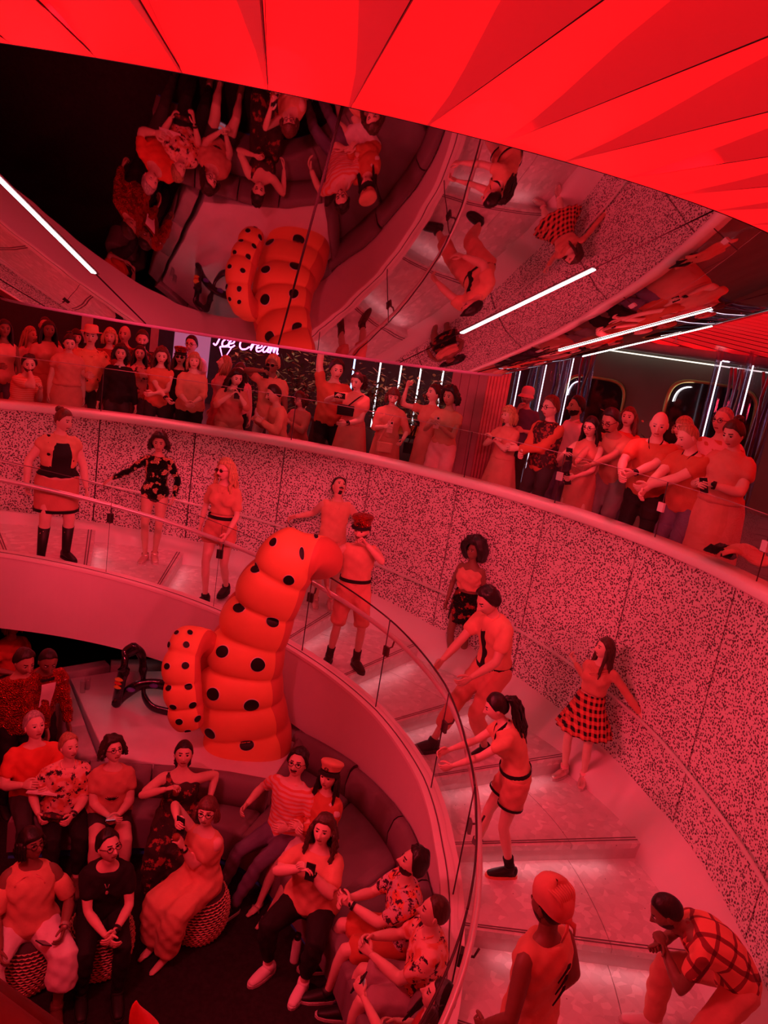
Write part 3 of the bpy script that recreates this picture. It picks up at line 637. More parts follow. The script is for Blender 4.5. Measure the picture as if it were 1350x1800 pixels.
# plank-and-flute column
pcx = oncyl(838, 700, 6.9); colm = tag(empty('clad_column', (pcx[0], pcx[1], ZB)), 'square column clad in dark planks and red flutes by the balcony', 'column')
PLK = M('plum_plank', (.42, .25, .30), .5, var=.12, scale=4); FLU = M('red_flute', (.75, .28, .32), .5, bmp=.02)
ya = math.atan2(pcx[0], pcx[1]); Rz = np.array(Matrix.Rotation(-ya - R_(8), 3, 'Z'))
for k in range(4): mb = MB(); mb.box(Rz @ np.array([-.30 + k * .125, -.2, 1.38]), (.060, .02, 1.38), Rz); mb.build('plank', PLK, colm, smooth=False)
mb = MB(); mb.box(Rz @ np.array([-.06, .02, 1.38]), (.29, .19, 1.38), Rz); mb.build('core', BLACKROOM, colm, smooth=False)
for k in range(7): mb = MB(); q = Rz @ np.array([.155 + k * .045, -.2, 0]); mb.tube([(q[0], q[1], 0), (q[0], q[1], 2.76)], .022, n=8); mb.build('flute', FLU, colm)
# white vertical light tubes behind the plants
for i, (x, c) in enumerate(((617, (.3, .5, 1.0)), (663, None), (700, None), (735, None), (775, None), (812, None))):
    p = oncyl(x, 680, 11.4); mb = MB(); mb.tube([(p[0], p[1], ZB), (p[0], p[1], 2.6)], .016, n=8)
    o = mb.build('light_tube', LEDSOFT if c is None else emit('led_blue', c, 5)); tag(o, ('blue vertical light tube behind the plants', 'white vertical light tube right of the blue one', 'second white light tube from the blue one', 'third white light tube from the blue one', 'fourth white light tube from the blue one', 'white vertical light tube close to the clad column')[i], 'lamp', 'vertical light tubes')
# lilac wall panel, mullions and shop front at left
LILAC = emit('lilac_lit_panel', (.42, .16, .34), .55)
def wall_box(x0, x1, R, z0, z1, mt, name, n=6):
    a, b = oncyl(x0, 620, R), oncyl(x1, 620, R); ta, tb = [math.degrees(math.atan2(p[0] - O2[0], p[1] - O2[1])) for p in (a, b)]
    mb = MB(); arc_slab(mb, ta, tb, R, R + .08, z0, z1, n); return mb.build(name, mt, smooth=False)
tag(wall_box(304, 368, 12.6, ZB, 2.6, LILAC, 'lit_wall_panel'), 'glowing lilac wall panel behind the man in glasses', 'wall panel')
GREYF = M('grey_window_frame', (.34, .33, .31), .5, bmp=.02)
SHOPG = M('shop_glass', (.03, .03, .032), .06, bmp=0, spec=.7)
sf = struct(empty('window_3', P3(-20, 13.3, 0)))
for x0, x1 in ((112, 119), (124, 131), (268, 274), (282, 289), (366, 372), (414, 419), (428, 436)):
    o = wall_box(x0, x1, 12.7, ZB, 2.6, GREYF, 'mullion', 1); pc(o, sf); o.parent = sf
for x0, x1 in ((131, 268), (289, 304), (374, 414), (-60, 112)):
    o = wall_box(x0, x1, 12.9, ZB, 2.6, SHOPG, 'pane', 4); pc(o, sf); o.parent = sf
for x0, x1, z0, z1 in ((140, 160, .9, 1.75), (262, 276, .9, 1.75)):
    o = wall_box(x0, x1, 12.65, z0, z1, M('menu_card', (.55, .52, .5), .5), 'notice', 1); tag(o, 'pale notice card on the shop window %s' % ('left of the fedora' if x0 < 200 else 'behind the bearded man'), 'notice')
# neon sign: Ice Cream in script with a cone
NEON = emit('neon_pink', (1.0, .22, .75), 4.0)
sign = tag(empty('neon_sign', tuple(atd(408, 610, 12.3))), 'pink neon script sign reading Ice Cream with a cone below', 'sign')
LET = {  # strokes in unit boxes
 'I': [[(.1, 1), (.45, 1.02), (.3, .5), (.2, .02), (.0, .1)]],
 'c': [[(.38, .42), (.22, .5), (.05, .3), (.1, .05), (.28, .02), (.45, .15)]],
 'e': [[(.0, .2), (.3, .3), (.33, .45), (.18, .5), (.03, .28), (.12, .03), (.3, .03), (.45, .18)]],
 'C': [[(.7, .8), (.62, 1.0), (.35, .98), (.1, .6), (.1, .2), (.3, 0), (.55, .05), (.72, .22)]],
 'r': [[(.0, .15), (.1, .5), (.14, .38), (.08, .02)], [(.1, .3), (.2, .46), (.34, .46)]],
 'a': [[(.36, .42), (.2, .5), (.04, .28), (.1, .04), (.26, .1), (.38, .46), (.36, .08), (.5, .1)]],
 'm': [[(.0, .48), (.06, .02), (.1, .36), (.22, .5), (.28, .04), (.32, .36), (.44, .5), (.5, .06), (.6, .08)]]}
adv = {'I': .5, 'c': .42, 'e': .44, 'C': .78, 'r': .36, 'a': .48, 'm': .6, ' ': .22}
u = 0; S = .235; sx = _norm(np.array([1, .12, 0]))
o0 = atd(374, 606, 12.3)
for ch in 'Ice Cream':
    if ch in LET:
        mb = MB()
        for st in LET[ch]:
            pts = spline([o0 + sx * ((u + a + b * .22) * S) + np.array([0, 0, b * S]) for a, b in st], 16); mb.tube(pts, .013, side=(0, 1, 0.1), n=6)
        pc(mb.build('letter_%s' % ch.lower(), NEON, sign), sign)
    u += adv[ch]
mb = MB(); c0 = atd(397, 611, 12.3)
for st in ([(-.09, 0), (.09, 0.02), (-.02, -.2), (-.09, 0)],): mb.tube(np.array([c0 + sx * a + np.array([0, 0, b]) for a, b in st]), .012, side=(0, 1, .1), n=6)
pc(mb.build('cone_outline', NEON, sign), sign)

# plants
LEAF = [M('leaf_dark', (.10, .13, .06), .4, var=.3), M('leaf_mid', (.22, .26, .13), .4, var=.3), M('leaf_pale', (.5, .52, .36), .4, var=.3)]
POT = M('planter_dark', (.05, .045, .05), .5)
def leaf_mesh():
    mb = MB(); L = .11
    G = np.array([[(x * w_, y * L, -.25 * abs(x) * w_ - .35 * y * y * L) for x in (-1, 0, 1)] for y, w_ in ((0, .004), (.3, .024), (.65, .026), (1, .003))]); mb.grid(G); return mb.mesh('leaf')
def shrub(x, y, R, h, wd, n, label, seed):
    rnd = random.Random(seed); p = oncyl(x, y, R); e = tag(empty('potted_shrub', (p[0], p[1], ZB)), label, 'plant', 'shrubs behind the balcony crowd')
    mb = MB(); mb.grid(np.array([[(r * math.cos(t), r * math.sin(t), z) for t in np.linspace(0, 2 * math.pi, 21)[:-1]] for r, z in ((.22, 0), (.27, .5), (.24, .5), (.22, .44), (.01, .44))]), close_v=True); mb.build('pot', POT, e)
    stems = MB(); lv = MB(); base = leaf_mesh(); co = np.array([v.co[:] for v in base.vertices]); fc = [tuple(q.vertices) for q in base.polygons]
    for k in range(14):
        a = rnd.uniform(0, 6.28); top = np.array([wd * math.cos(a) * rnd.uniform(.2, 1), wd * .6 * math.sin(a) * rnd.uniform(.2, 1), h * rnd.uniform(.65, 1)])
        pts = spline([(0.05 * math.cos(a), .05 * math.sin(a), .44), top * .5 + np.array([0, 0, .3]), top], 9); stems.tube(pts, np.linspace(.01, .004, 9), n=5)
        for j in range(n // 14):
            q = pts[rnd.randint(2, 8)] + np.array([rnd.gauss(0, .07), rnd.gauss(0, .07), rnd.gauss(0, .06)])
            Rm = np.array(Matrix.Rotation(rnd.uniform(0, 6.28), 3, 'Z') @ Matrix.Rotation(rnd.uniform(-.5, .9), 3, 'X')); lv.add(co * rnd.uniform(.8, 1.35) @ Rm.T + q, fc, rnd.choice((0, 0, 0, 1, 1, 2)))
    stems.build('stem', POT, e); o = lv.build('foliage', LEAF, e); o['kind'] = 'stuff'
    bpy.data.meshes.remove(base); return e
for i, (x, R, h, wd, lab) in enumerate(((455, 8.6, 1.75, .5, 'leafy dark shrub left of the person in sunglasses'), (530, 8.9, 1.8, .6, 'leafy dark shrub between sunglasses person and arm-raised man'), (575, 9.6, 1.75, .5, 'leafy shrub half behind the arm-raised man'),
        (675, 9.4, 1.75, .55, 'leafy shrub right of the woman with the crossbody bag'), (735, 9.2, 1.75, .55, 'leafy shrub behind the woman holding up her phone hand'), (790, 9.0, 1.7, .4, 'leafy shrub close to the clad column'), (905, 8.0, 1.0, .35, 'small green plant beside the man in the white cap'), (1105, 9.5, 1.65, .4, 'leafy plant above the man bent over the rail'))):
    shrub(x, 680, R, h, wd, 240, lab, i)
# lounge armchairs glimpsed between people
YEL = M('mustard_upholstery', (.95, .62, .18), .7, bmp=.2)
for i, (x, y) in enumerate(((728, 770), (992, 815))):
    p = at(x, y + 20, .1); e = tag(empty('armchair', (p[0], p[1], ZB)), ('mustard armchair glimpsed beside the woman with the small shoulder bag', 'mustard armchair glimpsed beside the woman in the puff-sleeved dress')[i], 'armchair', 'mustard armchairs')
    mb = MB(); sq = [(.34 * math.copysign(abs(math.cos(a)) ** .4, math.cos(a)), .34 * math.copysign(abs(math.sin(a)) ** .4, math.sin(a))) for a in np.linspace(0, 2 * math.pi, 24, endpoint=False)]
    prism(mb, sq, .16, .40, .06); mb.build('seat', YEL, e)
    mb = MB(); prism(mb, [(q[0], .3 + q[1] * .25) for q in sq], .36, .66, .06); mb.build('backrest', YEL, e)
    mb = MB(); prism(mb, [(q[0] * .9, q[1] * .9) for q in sq], .0, .16); mb.build('base', WHITEPL, e)
# bar counter glow on floor right
mb = MB(); p = oncyl(1320, 930, 6.9)
# sprinkler on far ceiling
sp_ = tag(empty('sprinkler_head', tuple(atd(1188, 600, 10.5))), 'small sprinkler head hanging from the far red ceiling', 'sprinkler')
mb = MB(); mb.tube([(0, 0, 0), (0, 0, .14)], .012, n=6); mb.build('stem', STEELRAIL, sp_); mb = MB(); mb.tube([(0, 0, -.01), (0, 0, .0)], .035, n=10); mb.build('deflector', STEELRAIL, sp_)
for t in (-2, 12, 24): x_, y_, z_ = P3(t, 8.2, 2.55); spot('plant_lamp', (x_, y_, z_), P3(t, 9.3, 1.2), 26, 90, .8, (.85, 1.0, .85), .1)  # unseen fill spots added to brighten the foliage
# ================================================================== PEOPLE
SKINS = {'l': (.80, .56, .47), 'm': (.66, .42, .33), 't': (.52, .30, .22), 'd': (.24, .125, .085)}
def skin_mat(k):
    n = 'skin_' + k
    if n in MATS: return MATS[n]
    m, nt, b = nodes(n); v = texco(nt); n1 = nd(nt, 'ShaderNodeTexNoise', Scale=9.0, Detail=3.0); link(nt, v, n1.inputs['Vector'])
    c = SKINS[k]; link(nt, ramp(nt, n1.outputs['Fac'], [(.3, tuple(x * .93 for x in c)), (.7, tuple(min(1, x * 1.05) for x in c))]), b.inputs['Base Color'])
    b.inputs['Roughness'].default_value = .48; b.inputs['Specular IOR Level'].default_value = .35
    MATS[n] = m; return m
HAIRC = {'black': (.014, .01, .01), 'brown': (.07, .035, .022), 'dark': (.035, .02, .016), 'red': (.16, .045, .025), 'blonde': (.62, .40, .20), 'fair': (.45, .26, .14), 'grey': (.42, .38, .36), 'white': (.75, .70, .68), 'auburn': (.12, .04, .03)}
def hair_mat(k):
    n = 'hair_' + k
    if n in MATS: return MATS[n]
    m, nt, b = nodes(n); v = texco(nt, (60, 60, 9)); n1 = nd(nt, 'ShaderNodeTexNoise', Scale=1.0, Detail=3.0); link(nt, v, n1.inputs['Vector'])
    c = HAIRC[k]; link(nt, ramp(nt, n1.outputs['Fac'], [(.3, tuple(x * .6 for x in c)), (.72, tuple(min(1, x * 1.35) for x in c))]), b.inputs['Base Color'])
    b.inputs['Roughness'].default_value = .45; bump(nt, b, n1.outputs['Fac'], .5, .008); MATS[n] = m; return m
EYEW = M('eye_white', (.85, .80, .78), .25, bmp=0, var=.02); IRIS = M('eye_iris', (.02, .012, .01), .15, bmp=0); LIP = M('lips', (.34, .10, .09), .4, bmp=0)
# ---- fabrics
def fab(name, col, rough=.75): return M('cloth_' + name, col, rough, var=.10, scale=7, bmp=.28, bscale=38)
def pattern(name, fn, rough=.7):
    n = 'cloth_' + name
    if n in MATS: return MATS[n]
    m, nt, b = nodes(n); b.inputs['Roughness'].default_value = rough; b.inputs['Specular IOR Level'].default_value = .25; fn(nt, b); MATS[n] = m; return m
def _plaid(c0, c1, sc, ratio=.5):
    def f(nt, b):
        v = texco(nt, (sc, sc, sc)); sep = nd(nt, 'ShaderNodeSeparateXYZ'); link(nt, v, sep.inputs[0]); prod = None; outs = []
        ad = nd(nt, 'ShaderNodeMath', operation='ADD'); link(nt, sep.outputs[0], ad.inputs[0]); link(nt, sep.outputs[1], ad.inputs[1])
        for o in (ad.outputs[0], sep.outputs[2]):
            fr = nd(nt, 'ShaderNodeMath', operation='FRACT'); link(nt, o, fr.inputs[0]); g = nd(nt, 'ShaderNodeMath', operation='GREATER_THAN'); link(nt, fr.outputs[0], g.inputs[0]); g.inputs[1].default_value = ratio; outs.append(g.outputs[0])
        s = nd(nt, 'ShaderNodeMath', operation='ADD'); link(nt, outs[0], s.inputs[0]); link(nt, outs[1], s.inputs[1])
        h = nd(nt, 'ShaderNodeMath', operation='MULTIPLY'); link(nt, s.outputs[0], h.inputs[0]); h.inputs[1].default_value = .5
        mid = tuple(.35 * a + .65 * q for a, q in zip(c0, c1)); link(nt, ramp(nt, h.outputs[0], [(0, c0), (.25, c0), (.3, mid), (.7, mid), (.8, c1)]), b.inputs['Base Color'])
    return f
def _stripe(c0, c1, sc, axis=2, ratio=.5):
    def f(nt, b):
        v = texco(nt, (sc, sc, sc)); sep = nd(nt, 'ShaderNodeSeparateXYZ'); link(nt, v, sep.inputs[0]); fr = nd(nt, 'ShaderNodeMath', operation='FRACT'); link(nt, sep.outputs[axis], fr.inputs[0])
        link(nt, ramp(nt, fr.outputs[0], [(0, c0), (ratio, c0), (ratio + .06, c1), (1, c1)]), b.inputs['Base Color'])
    return f
def _floral(c0, c1, c2, sc=16, thr=.5):
    def f(nt, b):
        v = texco(nt, (sc, sc, sc)); n = nd(nt, 'ShaderNodeTexNoise', Scale=.9, Detail=5.0, Roughness=.7); link(nt, v, n.inputs['Vector'])
        n2 = nd(nt, 'ShaderNodeTexNoise', Scale=.55, Detail=2.0); link(nt, v, n2.inputs['Vector'])
        base = ramp(nt, n2.outputs['Fac'], [(.48, c0), (.56, c2)]); fl = ramp(nt, n.outputs['Fac'], [(thr, (0, 0, 0)), (thr + .035, (1, 1, 1))])
        link(nt, mix(nt, fl, base, c1), b.inputs['Base Color'])
    return f
def _sequin(c0, c1, sc=55, thr=.45):
    def f(nt, b):
        v = texco(nt, (sc, sc, sc)); vo = nd(nt, 'ShaderNodeTexVoronoi', Scale=1.0); link(nt, v, vo.inputs['Vector'])
        n = nd(nt, 'ShaderNodeTexNoise', Scale=.22, Detail=2.0); link(nt, v, n.inputs['Vector'])
        link(nt, mix(nt, ramp(nt, n.outputs['Fac'], [(thr, (0, 0, 0)), (thr + .04, (1, 1, 1))]), c0, c1), b.inputs['Base Color'])
        b.inputs['Metallic'].default_value = .75; b.inputs['Roughness'].default_value = .22; bump(nt, b, vo.outputs['Distance'], 1.0, .02)
    return f
ORG = fab('orange_cotton', (.72, .36, .24)); ORG2 = fab('coral_knit', (.66, .28, .21)); RED = fab('red_jersey', (.80, .10, .06)); DRED = fab('dark_red', (.42, .05, .05))
CORAL = fab('coral_crepe', (.74, .32, .25)); WHITE = fab('white_cotton', (.85, .82, .82)); BLK = fab('black_cloth', (.014, .012, .014)); CHAR = fab('charcoal_cloth', (.05, .045, .05))
DENIM = fab('denim', (.16, .13, .22)); PINK = fab('dusty_pink', (.85, .48, .50)); GREYC = fab('grey_cloth', (.35, .33, .34)); ORGD = fab('burnt_orange', (.62, .16, .09)); KHAKI = fab('washed_mauve', (.42, .30, .33))
TIE = fab('terracotta', (.75, .22, .13))
PLAIDK = pattern('black_red_check', _plaid((.012, .01, .012), (.70, .13, .10), 13.5)); 
def _bentplaid(nt, b):
    v = texco(nt, (1, 1, 1)); acc = None
    for ax in ((7.5, 0, 0), (0, -6.6, 3.5), (0, 3.5, 6.6)):
        d = nd(nt, 'ShaderNodeVectorMath', operation='DOT_PRODUCT'); link(nt, v, d.inputs[0]); d.inputs[1].default_value = ax; fr = nd(nt, 'ShaderNodeMath', operation='FRACT'); link(nt, d.outputs['Value'], fr.inputs[0])
        g = nd(nt, 'ShaderNodeMath', operation='GREATER_THAN'); link(nt, fr.outputs[0], g.inputs[0]); g.inputs[1].default_value = .80
        if acc is None: acc = g.outputs[0]
        else: s_ = nd(nt, 'ShaderNodeMath', operation='ADD'); link(nt, acc, s_.inputs[0]); link(nt, g.outputs[0], s_.inputs[1]); acc = s_.outputs[0]
    h = nd(nt, 'ShaderNodeMath', operation='MULTIPLY'); link(nt, acc, h.inputs[0]); h.inputs[1].default_value = .4; link(nt, ramp(nt, h.outputs[0], [(0, (.85, .28, .20)), (.35, (.30, .06, .06)), (.8, (.12, .02, .03))]), b.inputs['Base Color'])
PLAIDS = pattern('red_window_check', _bentplaid)
HAWAI = pattern('tropical_print', _floral((.90, .55, .48), (.03, .02, .03), (.75, .25, .16), 15, .55)); HAWAI2 = pattern('leaf_print', _floral((.72, .52, .55), (.05, .03, .05), (.85, .25, .15), 22, .52))
HAWAI3 = pattern('palm_print', _floral((.95, .42, .24), (.06, .03, .03), (.9, .34, .2), 17, .60)); FLORALD = pattern('dark_floral', _floral((.035, .02, .025), (.38, .07, .06), (.06, .03, .03), 9, .56))
SEQB = pattern('black_gold_sequin', _sequin((.015, .012, .013), (.85, .55, .35), 60, .52)); SEQR = pattern('red_sequin', _sequin((.35, .03, .02), (.55, .05, .03), 70)); SEQK = pattern('black_red_sequin', _sequin((.02, .015, .015), (.45, .06, .05), 60, .55))
STRIPE = pattern('thin_stripe', _stripe((.85, .62, .58), (.8, .22, .15), 26)); KNIT = pattern('zigzag_knit', _stripe((.95, .5, .38), (.85, .28, .18), 34)); PAIS = pattern('dark_paisley', _floral((.05, .025, .03), (.32, .06, .05), (.03, .02, .02), 24, .52))
WOOD_ = None
SHOEB = M('shoe_black', (.018, .015, .016), .45, var=.2); SHOEW = M('shoe_white', (.85, .80, .80), .5, var=.05); SHOER = M('shoe_coral', (.85, .25, .16), .5, var=.1); SHOES = M('shoe_silver', (.75, .55, .52), .25, metal=.6, var=.3); SOLE = M('shoe_sole', (.62, .55, .55), .6); SOLEK = M('shoe_sole_dark', (.03, .025, .028), .6); TAN = M('sandal_strap', (.12, .05, .035), .5)
FRAME = M('spectacle_frame', (.03, .015, .015), .25, bmp=0); LENSD = M('sunglass_lens', (.02, .012, .015), .05, bmp=0, spec=.8)

def rotm(ax, a): return np.array(Matrix.Rotation(a, 3, ax))
def ik(A, T, l1, l2, hint):
    A, T = np.asarray(A, float), np.asarray(T, float); d = T - A; L = np.linalg.norm(d); u = d / max(L, 1e-6); L = min(L, (l1 + l2) * .995); T = A + u * L
    a = (l1 * l1 - l2 * l2 + L * L) / (2 * L); h = math.sqrt(max(l1 * l1 - a * a, 1e-6)); hv = np.asarray(hint, float); hv = _norm(hv - (hv @ u) * u); return A + u * a + hv * h, T

# ---- head
_LON = np.array(sorted(set(np.round(np.r_[np.linspace(-180, -80, 7), np.linspace(-65, -45, 3), np.linspace(-38, 38, 25), np.linspace(45, 65, 3), np.linspace(80, 180, 7)[:-1]], 3))))
_LAT = np.r_[90, 75, 60, 48, 40, 34, 29, 24.5, 20, 16, 12, 8.5, 5, 1.5, -2, -5.5, -9, -12.5, -16, -20, -24, -28, -32, -36, -40, -45, -51, -58, -66, -76, -90]
def head_surface(lon, lat, fem=False):
    """lon 0 = face, degrees; returns point in head frame: x right(+), y forward is -Y, z up; centre of skull at origin"""
    lo, la = np.radians(lon), np.radians(lat); dx, df, dz = np.cos(la) * np.sin(lo), np.cos(la) * np.cos(lo), np.sin(la)
    x, f, z = .076 * dx, .096 * df, .118 * dz
    low = np.clip(-dz, 0, 1)
    x = x * (1 - (.30 if fem else .22) * low ** 1.6); f = np.where(df < 0, f * (1 - .45 * low ** 1.3), f * (1 - .10 * low ** 2))
    fr = smoothstep(.25, .7, df)
    f = f - .006 * fr * smoothstep(-.1, .5, dz)                                  # forehead set back
    g = lambda cx, cz, sx, sz: np.exp(-((x - cx) / sx) ** 2 - ((z - cz) / sz) ** 2)
    nose = .024 * g(0, -.030, .011, .013) + .015 * g(0, -.012, .008, .018) + .006 * (g(.010, -.034, .006, .008) + g(-.010, -.034, .006, .008))
    f = f + fr * (nose - .011 * (g(.031, .006, .015, .011) + g(-.031, .006, .015, .011)) + .004 * (g(.03, .026, .02, .007) + g(-.03, .026, .02, .007))
                  + .006 * g(0, -.062, .019, .010) - .004 * g(0, -.0625, .02, .002) + .007 * g(0, -.098, .02, .016) + .004 * (g(.042, -.02, .016, .018) + g(-.042, -.02, .016, .018)))
    return np.stack([x, -f, z], -1)
def head_geo(fem, beard=None, brow=True):
    LO, LA = np.meshgrid(_LON, _LAT[1:-1]); G = head_surface(LO, LA, fem); nl, nv = G.shape[:2]
    V = np.vstack([head_surface(0., 90., fem)[None], G.reshape(-1, 3), head_surface(0., -90., fem)[None]]); F, Mi = [], []
    for j in range(nv): F.append((0, 1 + j, 1 + (j + 1) % nv)); Mi.append(0)
    for i in range(nl - 1):
        for j in range(nv):
            F.append((1 + i * nv + j, 1 + (i + 1) * nv + j, 1 + (i + 1) * nv + (j + 1) % nv, 1 + i * nv + (j + 1) % nv))
            c = (G[i, j] + G[i + 1, (j + 1) % nv]) / 2; x, f, z = abs(c[0]), -c[1], c[2]; m_ = 0
            if f > .05:
                if brow and .012 < x < .046 and .022 < z < .031: m_ = 1
                if x < .021 and -.071 < z < -.055: m_ = 2
            if beard and f > .0:
                if beard in ('full', 'short') and z < -.045 + .35 * max(0, x - .03) * 1 and not (x < .02 and -.072 < z < -.054): m_ = 1
                if beard in ('full', 'mous', 'goat') and x < .028 and -.055 < z < -.044: m_ = 1
                if beard == 'goat' and x < .022 and z < -.076: m_ = 1
            Mi.append(m_)
    L = len(V) - 1
    for j in range(nv): F.append((L, 1 + (nl - 1) * nv + (j + 1) % nv, 1 + (nl - 1) * nv + j)); Mi.append(1 if beard in ('full', 'short') else 0)
    mb = MB(); mb.v.append(V); mb.f = F; mb.m = Mi; mb.n = len(V)
    for sx in (-1, 1):
        V2, F2 = ellipsoid((0, 0, 0), (.0125, .0125, .0085), None, 6, 10); mm = []
        for q in F2: c = V2[list(q)].mean(0); mm.append(4 if (c[1] < -.0075 and abs(c[0]) < .0085) else 3)
        k = mb.n; mb.add(V2 + np.array([sx * .031, -.0755, .006]), F2); mb.m[-len(F2):] = mm
        mb.tube([(sx * (.031 + .0155 * u_), -.0885 + .012 * u_ * u_, .0135 - .004 * u_ * u_) for u_ in (-1, -.5, 0, .5, 1)], [.0012, .0022, .0026, .0022, .0012], n=5, mi=1)
        mb.ell((sx * .074, .008, -.005), (.009, .020, .032), rotm('Z', sx * .35), 6, 8)
    return mb
_HEADS = {}
def head_arrays(fem, beard):
    if (fem, beard) not in _HEADS: _HEADS[(fem, beard)] = head_geo(fem, beard).arrays()
    return _HEADS[(fem, beard)]

def hair_geo(style, fem, seed, length=None):
    """hair in the head frame. styles: buzz short side wavy afro bob long curly pony bun updo"""
    rnd = random.Random(seed); mb = MB(); nlo, nrow = 44, 13; lons = np.linspace(-180, 180, nlo, endpoint=False)
    thick = {'buzz': .006, 'short': .016, 'side': .020, 'wavy': .022, 'afro': .10, 'curlybob': .040, 'bob': .018, 'long': .016, 'curly': .028, 'pony': .012, 'bun': .012, 'updo': .014, 'fringe': .018, 'thin': .004}[style]
    fl = 44 if style in ('short', 'side', 'buzz', 'wavy', 'thin') else (22 if style in ('fringe', 'bob') else 36)      # front hairline latitude
    sl = {'buzz': 2, 'short': 0, 'thin': 2, 'side': 2, 'afro': -34, 'curlybob': -20}.get(style, -12); blat = -52 if style == 'afro' else -34 if style not in ('buzz', 'short', 'thin') else -28
    G = []
    for lo in lons:
        a = abs(lo); lim = np.interp(a, [0, 35, 62, 84, 100, 130, 180], [fl, fl - 1, (fl + sl) / 2 + 8, sl + 6, sl - 8 if style not in ('pony', 'bun', 'updo') else -4, blat * .8, blat]); row = []
        for k in range(nrow):
            la = 90 - (90 - lim) * (k / (nrow - 1)); p = head_surface(np.array(lo), np.array(la), fem); d = _norm(p)
            t = thick * (1 if k < nrow - 1 else .25) * (1.0 if a > 50 or style in ('afro', 'curlybob', 'fringe', 'bob') else .55 + .3 * (1 - k / (nrow - 1)))
            if style in ('short', 'side', 'wavy') and p[2] > .06: t *= 1.25
            n_ = mnoise.noise(Vector(p * (34 if style in ('afro', 'curly', 'curlybob', 'wavy') else 22)) + Vector((seed * 3.1, 0, 0)))
            amp = {'afro': .35, 'curlybob': .5, 'curly': .5, 'wavy': .6, 'buzz': .1}.get(style, .3); row.append(p + d * t * (1 + amp * n_))
        G.append(row)
    mb.grid(np.array(G), close_u=True, flip=True)
    def strand(p0, pts, r, wav=0.0, fr=3):
        path = spline([p0] + pts, 9); ph = rnd.uniform(0, 6)
        if wav:
            for i in range(1, 9): path[i] += wav * np.array([math.sin(fr * i * .9 + ph), math.cos(fr * i * .8 + ph), 0])
        mb.tube(path, r * np.array([.8, 1, 1, 1, .95, .9, .8, .65, .3]), side=(1, .3, 0), n=5)
    if style in ('bob', 'long', 'curly', 'curlybob', 'fringe') :
        Ln = length or {'bob': .11, 'fringe': .13, 'long': .34, 'curly': .32, 'curlybob': .10}[style]; N = {'bob': 44, 'fringe': 46, 'long': 54, 'curly': 70, 'curlybob': 60}[style]
        for k in range(N):
            lo = ((62 if style in ('bob', 'fringe') else 76) + (118 if style in ('bob', 'fringe') else 104) * ((k // 2) + .5) / (N / 2)) * (1 if k % 2 else -1); a = R_(lo); la = rnd.uniform(-8, 24); p0 = head_surface(np.array(lo), np.array(la), fem); p0 = p0 + _norm(p0) * thick * .8
            sx = math.copysign(1, lo); out = rnd.uniform(.0, .022) + (.018 if style in ('curly', 'curlybob') else 0); L = Ln * rnd.uniform(.82, 1.05); nz = p0[2]
            fwd = abs(lo) < 95
            base = np.array([math.sin(a) * (.088 + out), -math.cos(a) * (.09 + out) + (0 if fwd else .012), -.07])
            if L > .2:
                yb = (-.012 - rnd.uniform(0, .02)) if fwd else (.085 + .045 * rnd.random()); end = np.array([sx * min(.125, max(.085 if fwd else 0, abs(base[0]) + rnd.uniform(-.01, .04))), yb, -L])
                pts = [base, np.array([(base[0] + end[0]) / 2, (base[1] + end[1]) / 2, -.07 - (L - .07) * .5]), end]
            else: pts = [base * np.array([1, 1, .4]), base * np.array([.98, .98, 1]) + np.array([0, 0, -max(0, L - .07)])]
            strand(p0, pts, rnd.uniform(.011, .018), .010 if style in ('curly', 'curlybob') else (.003 if style != 'long' else .002))
    if style in ('fringe',):
        for k in range(18):
            lo = -52 + 104 * k / 17; p0 = head_surface(np.array(lo), np.array(50.), fem); p1 = head_surface(np.array(lo), np.array(20. + 6 * rnd.random()), fem); pm = head_surface(np.array(lo), np.array(36.), fem)
            strand(p0 + _norm(p0) * .014, [pm + _norm(pm) * .02, p1 + _norm(p1) * .012], .010)
    if style == 'pony':
        b0 = np.array([0, .10, .06]); Ln = length or .36
        mb.ell(b0, (.028, .03, .028), None, 6, 8)
        for k in range(46):
            a = rnd.uniform(0, 6.28); q = rnd.random() ** .5; sp_ = np.array([math.cos(a) * .05 * q, .035 * q * math.sin(a), 0])
            strand(b0 + sp_ * .3, [b0 + np.array([0, .05, -.03]) + sp_ * 1.0, b0 + np.array([0, .06, -Ln * .55]) + sp_ * 1.5, b0 + np.array([0, .04, -Ln * rnd.uniform(.8, 1.05)]) + sp_ * 1.2], rnd.uniform(.011, .017), .010)
    if style in ('bun', 'updo'):
        b0 = np.array([0, .075, .095]) if style == 'bun' else np.array([0, .06, .11])
        for k in range(22):
            a = rnd.uniform(0, 6.28); e = rnd.uniform(-.6, 1.2); c_ = b0 + .028 * np.array([math.cos(a) * math.cos(e), math.sin(a) * math.cos(e), math.sin(e)]); mb.ell(c_, (.022, .02, .017), rotm('Z', a), 5, 7)
    return mb

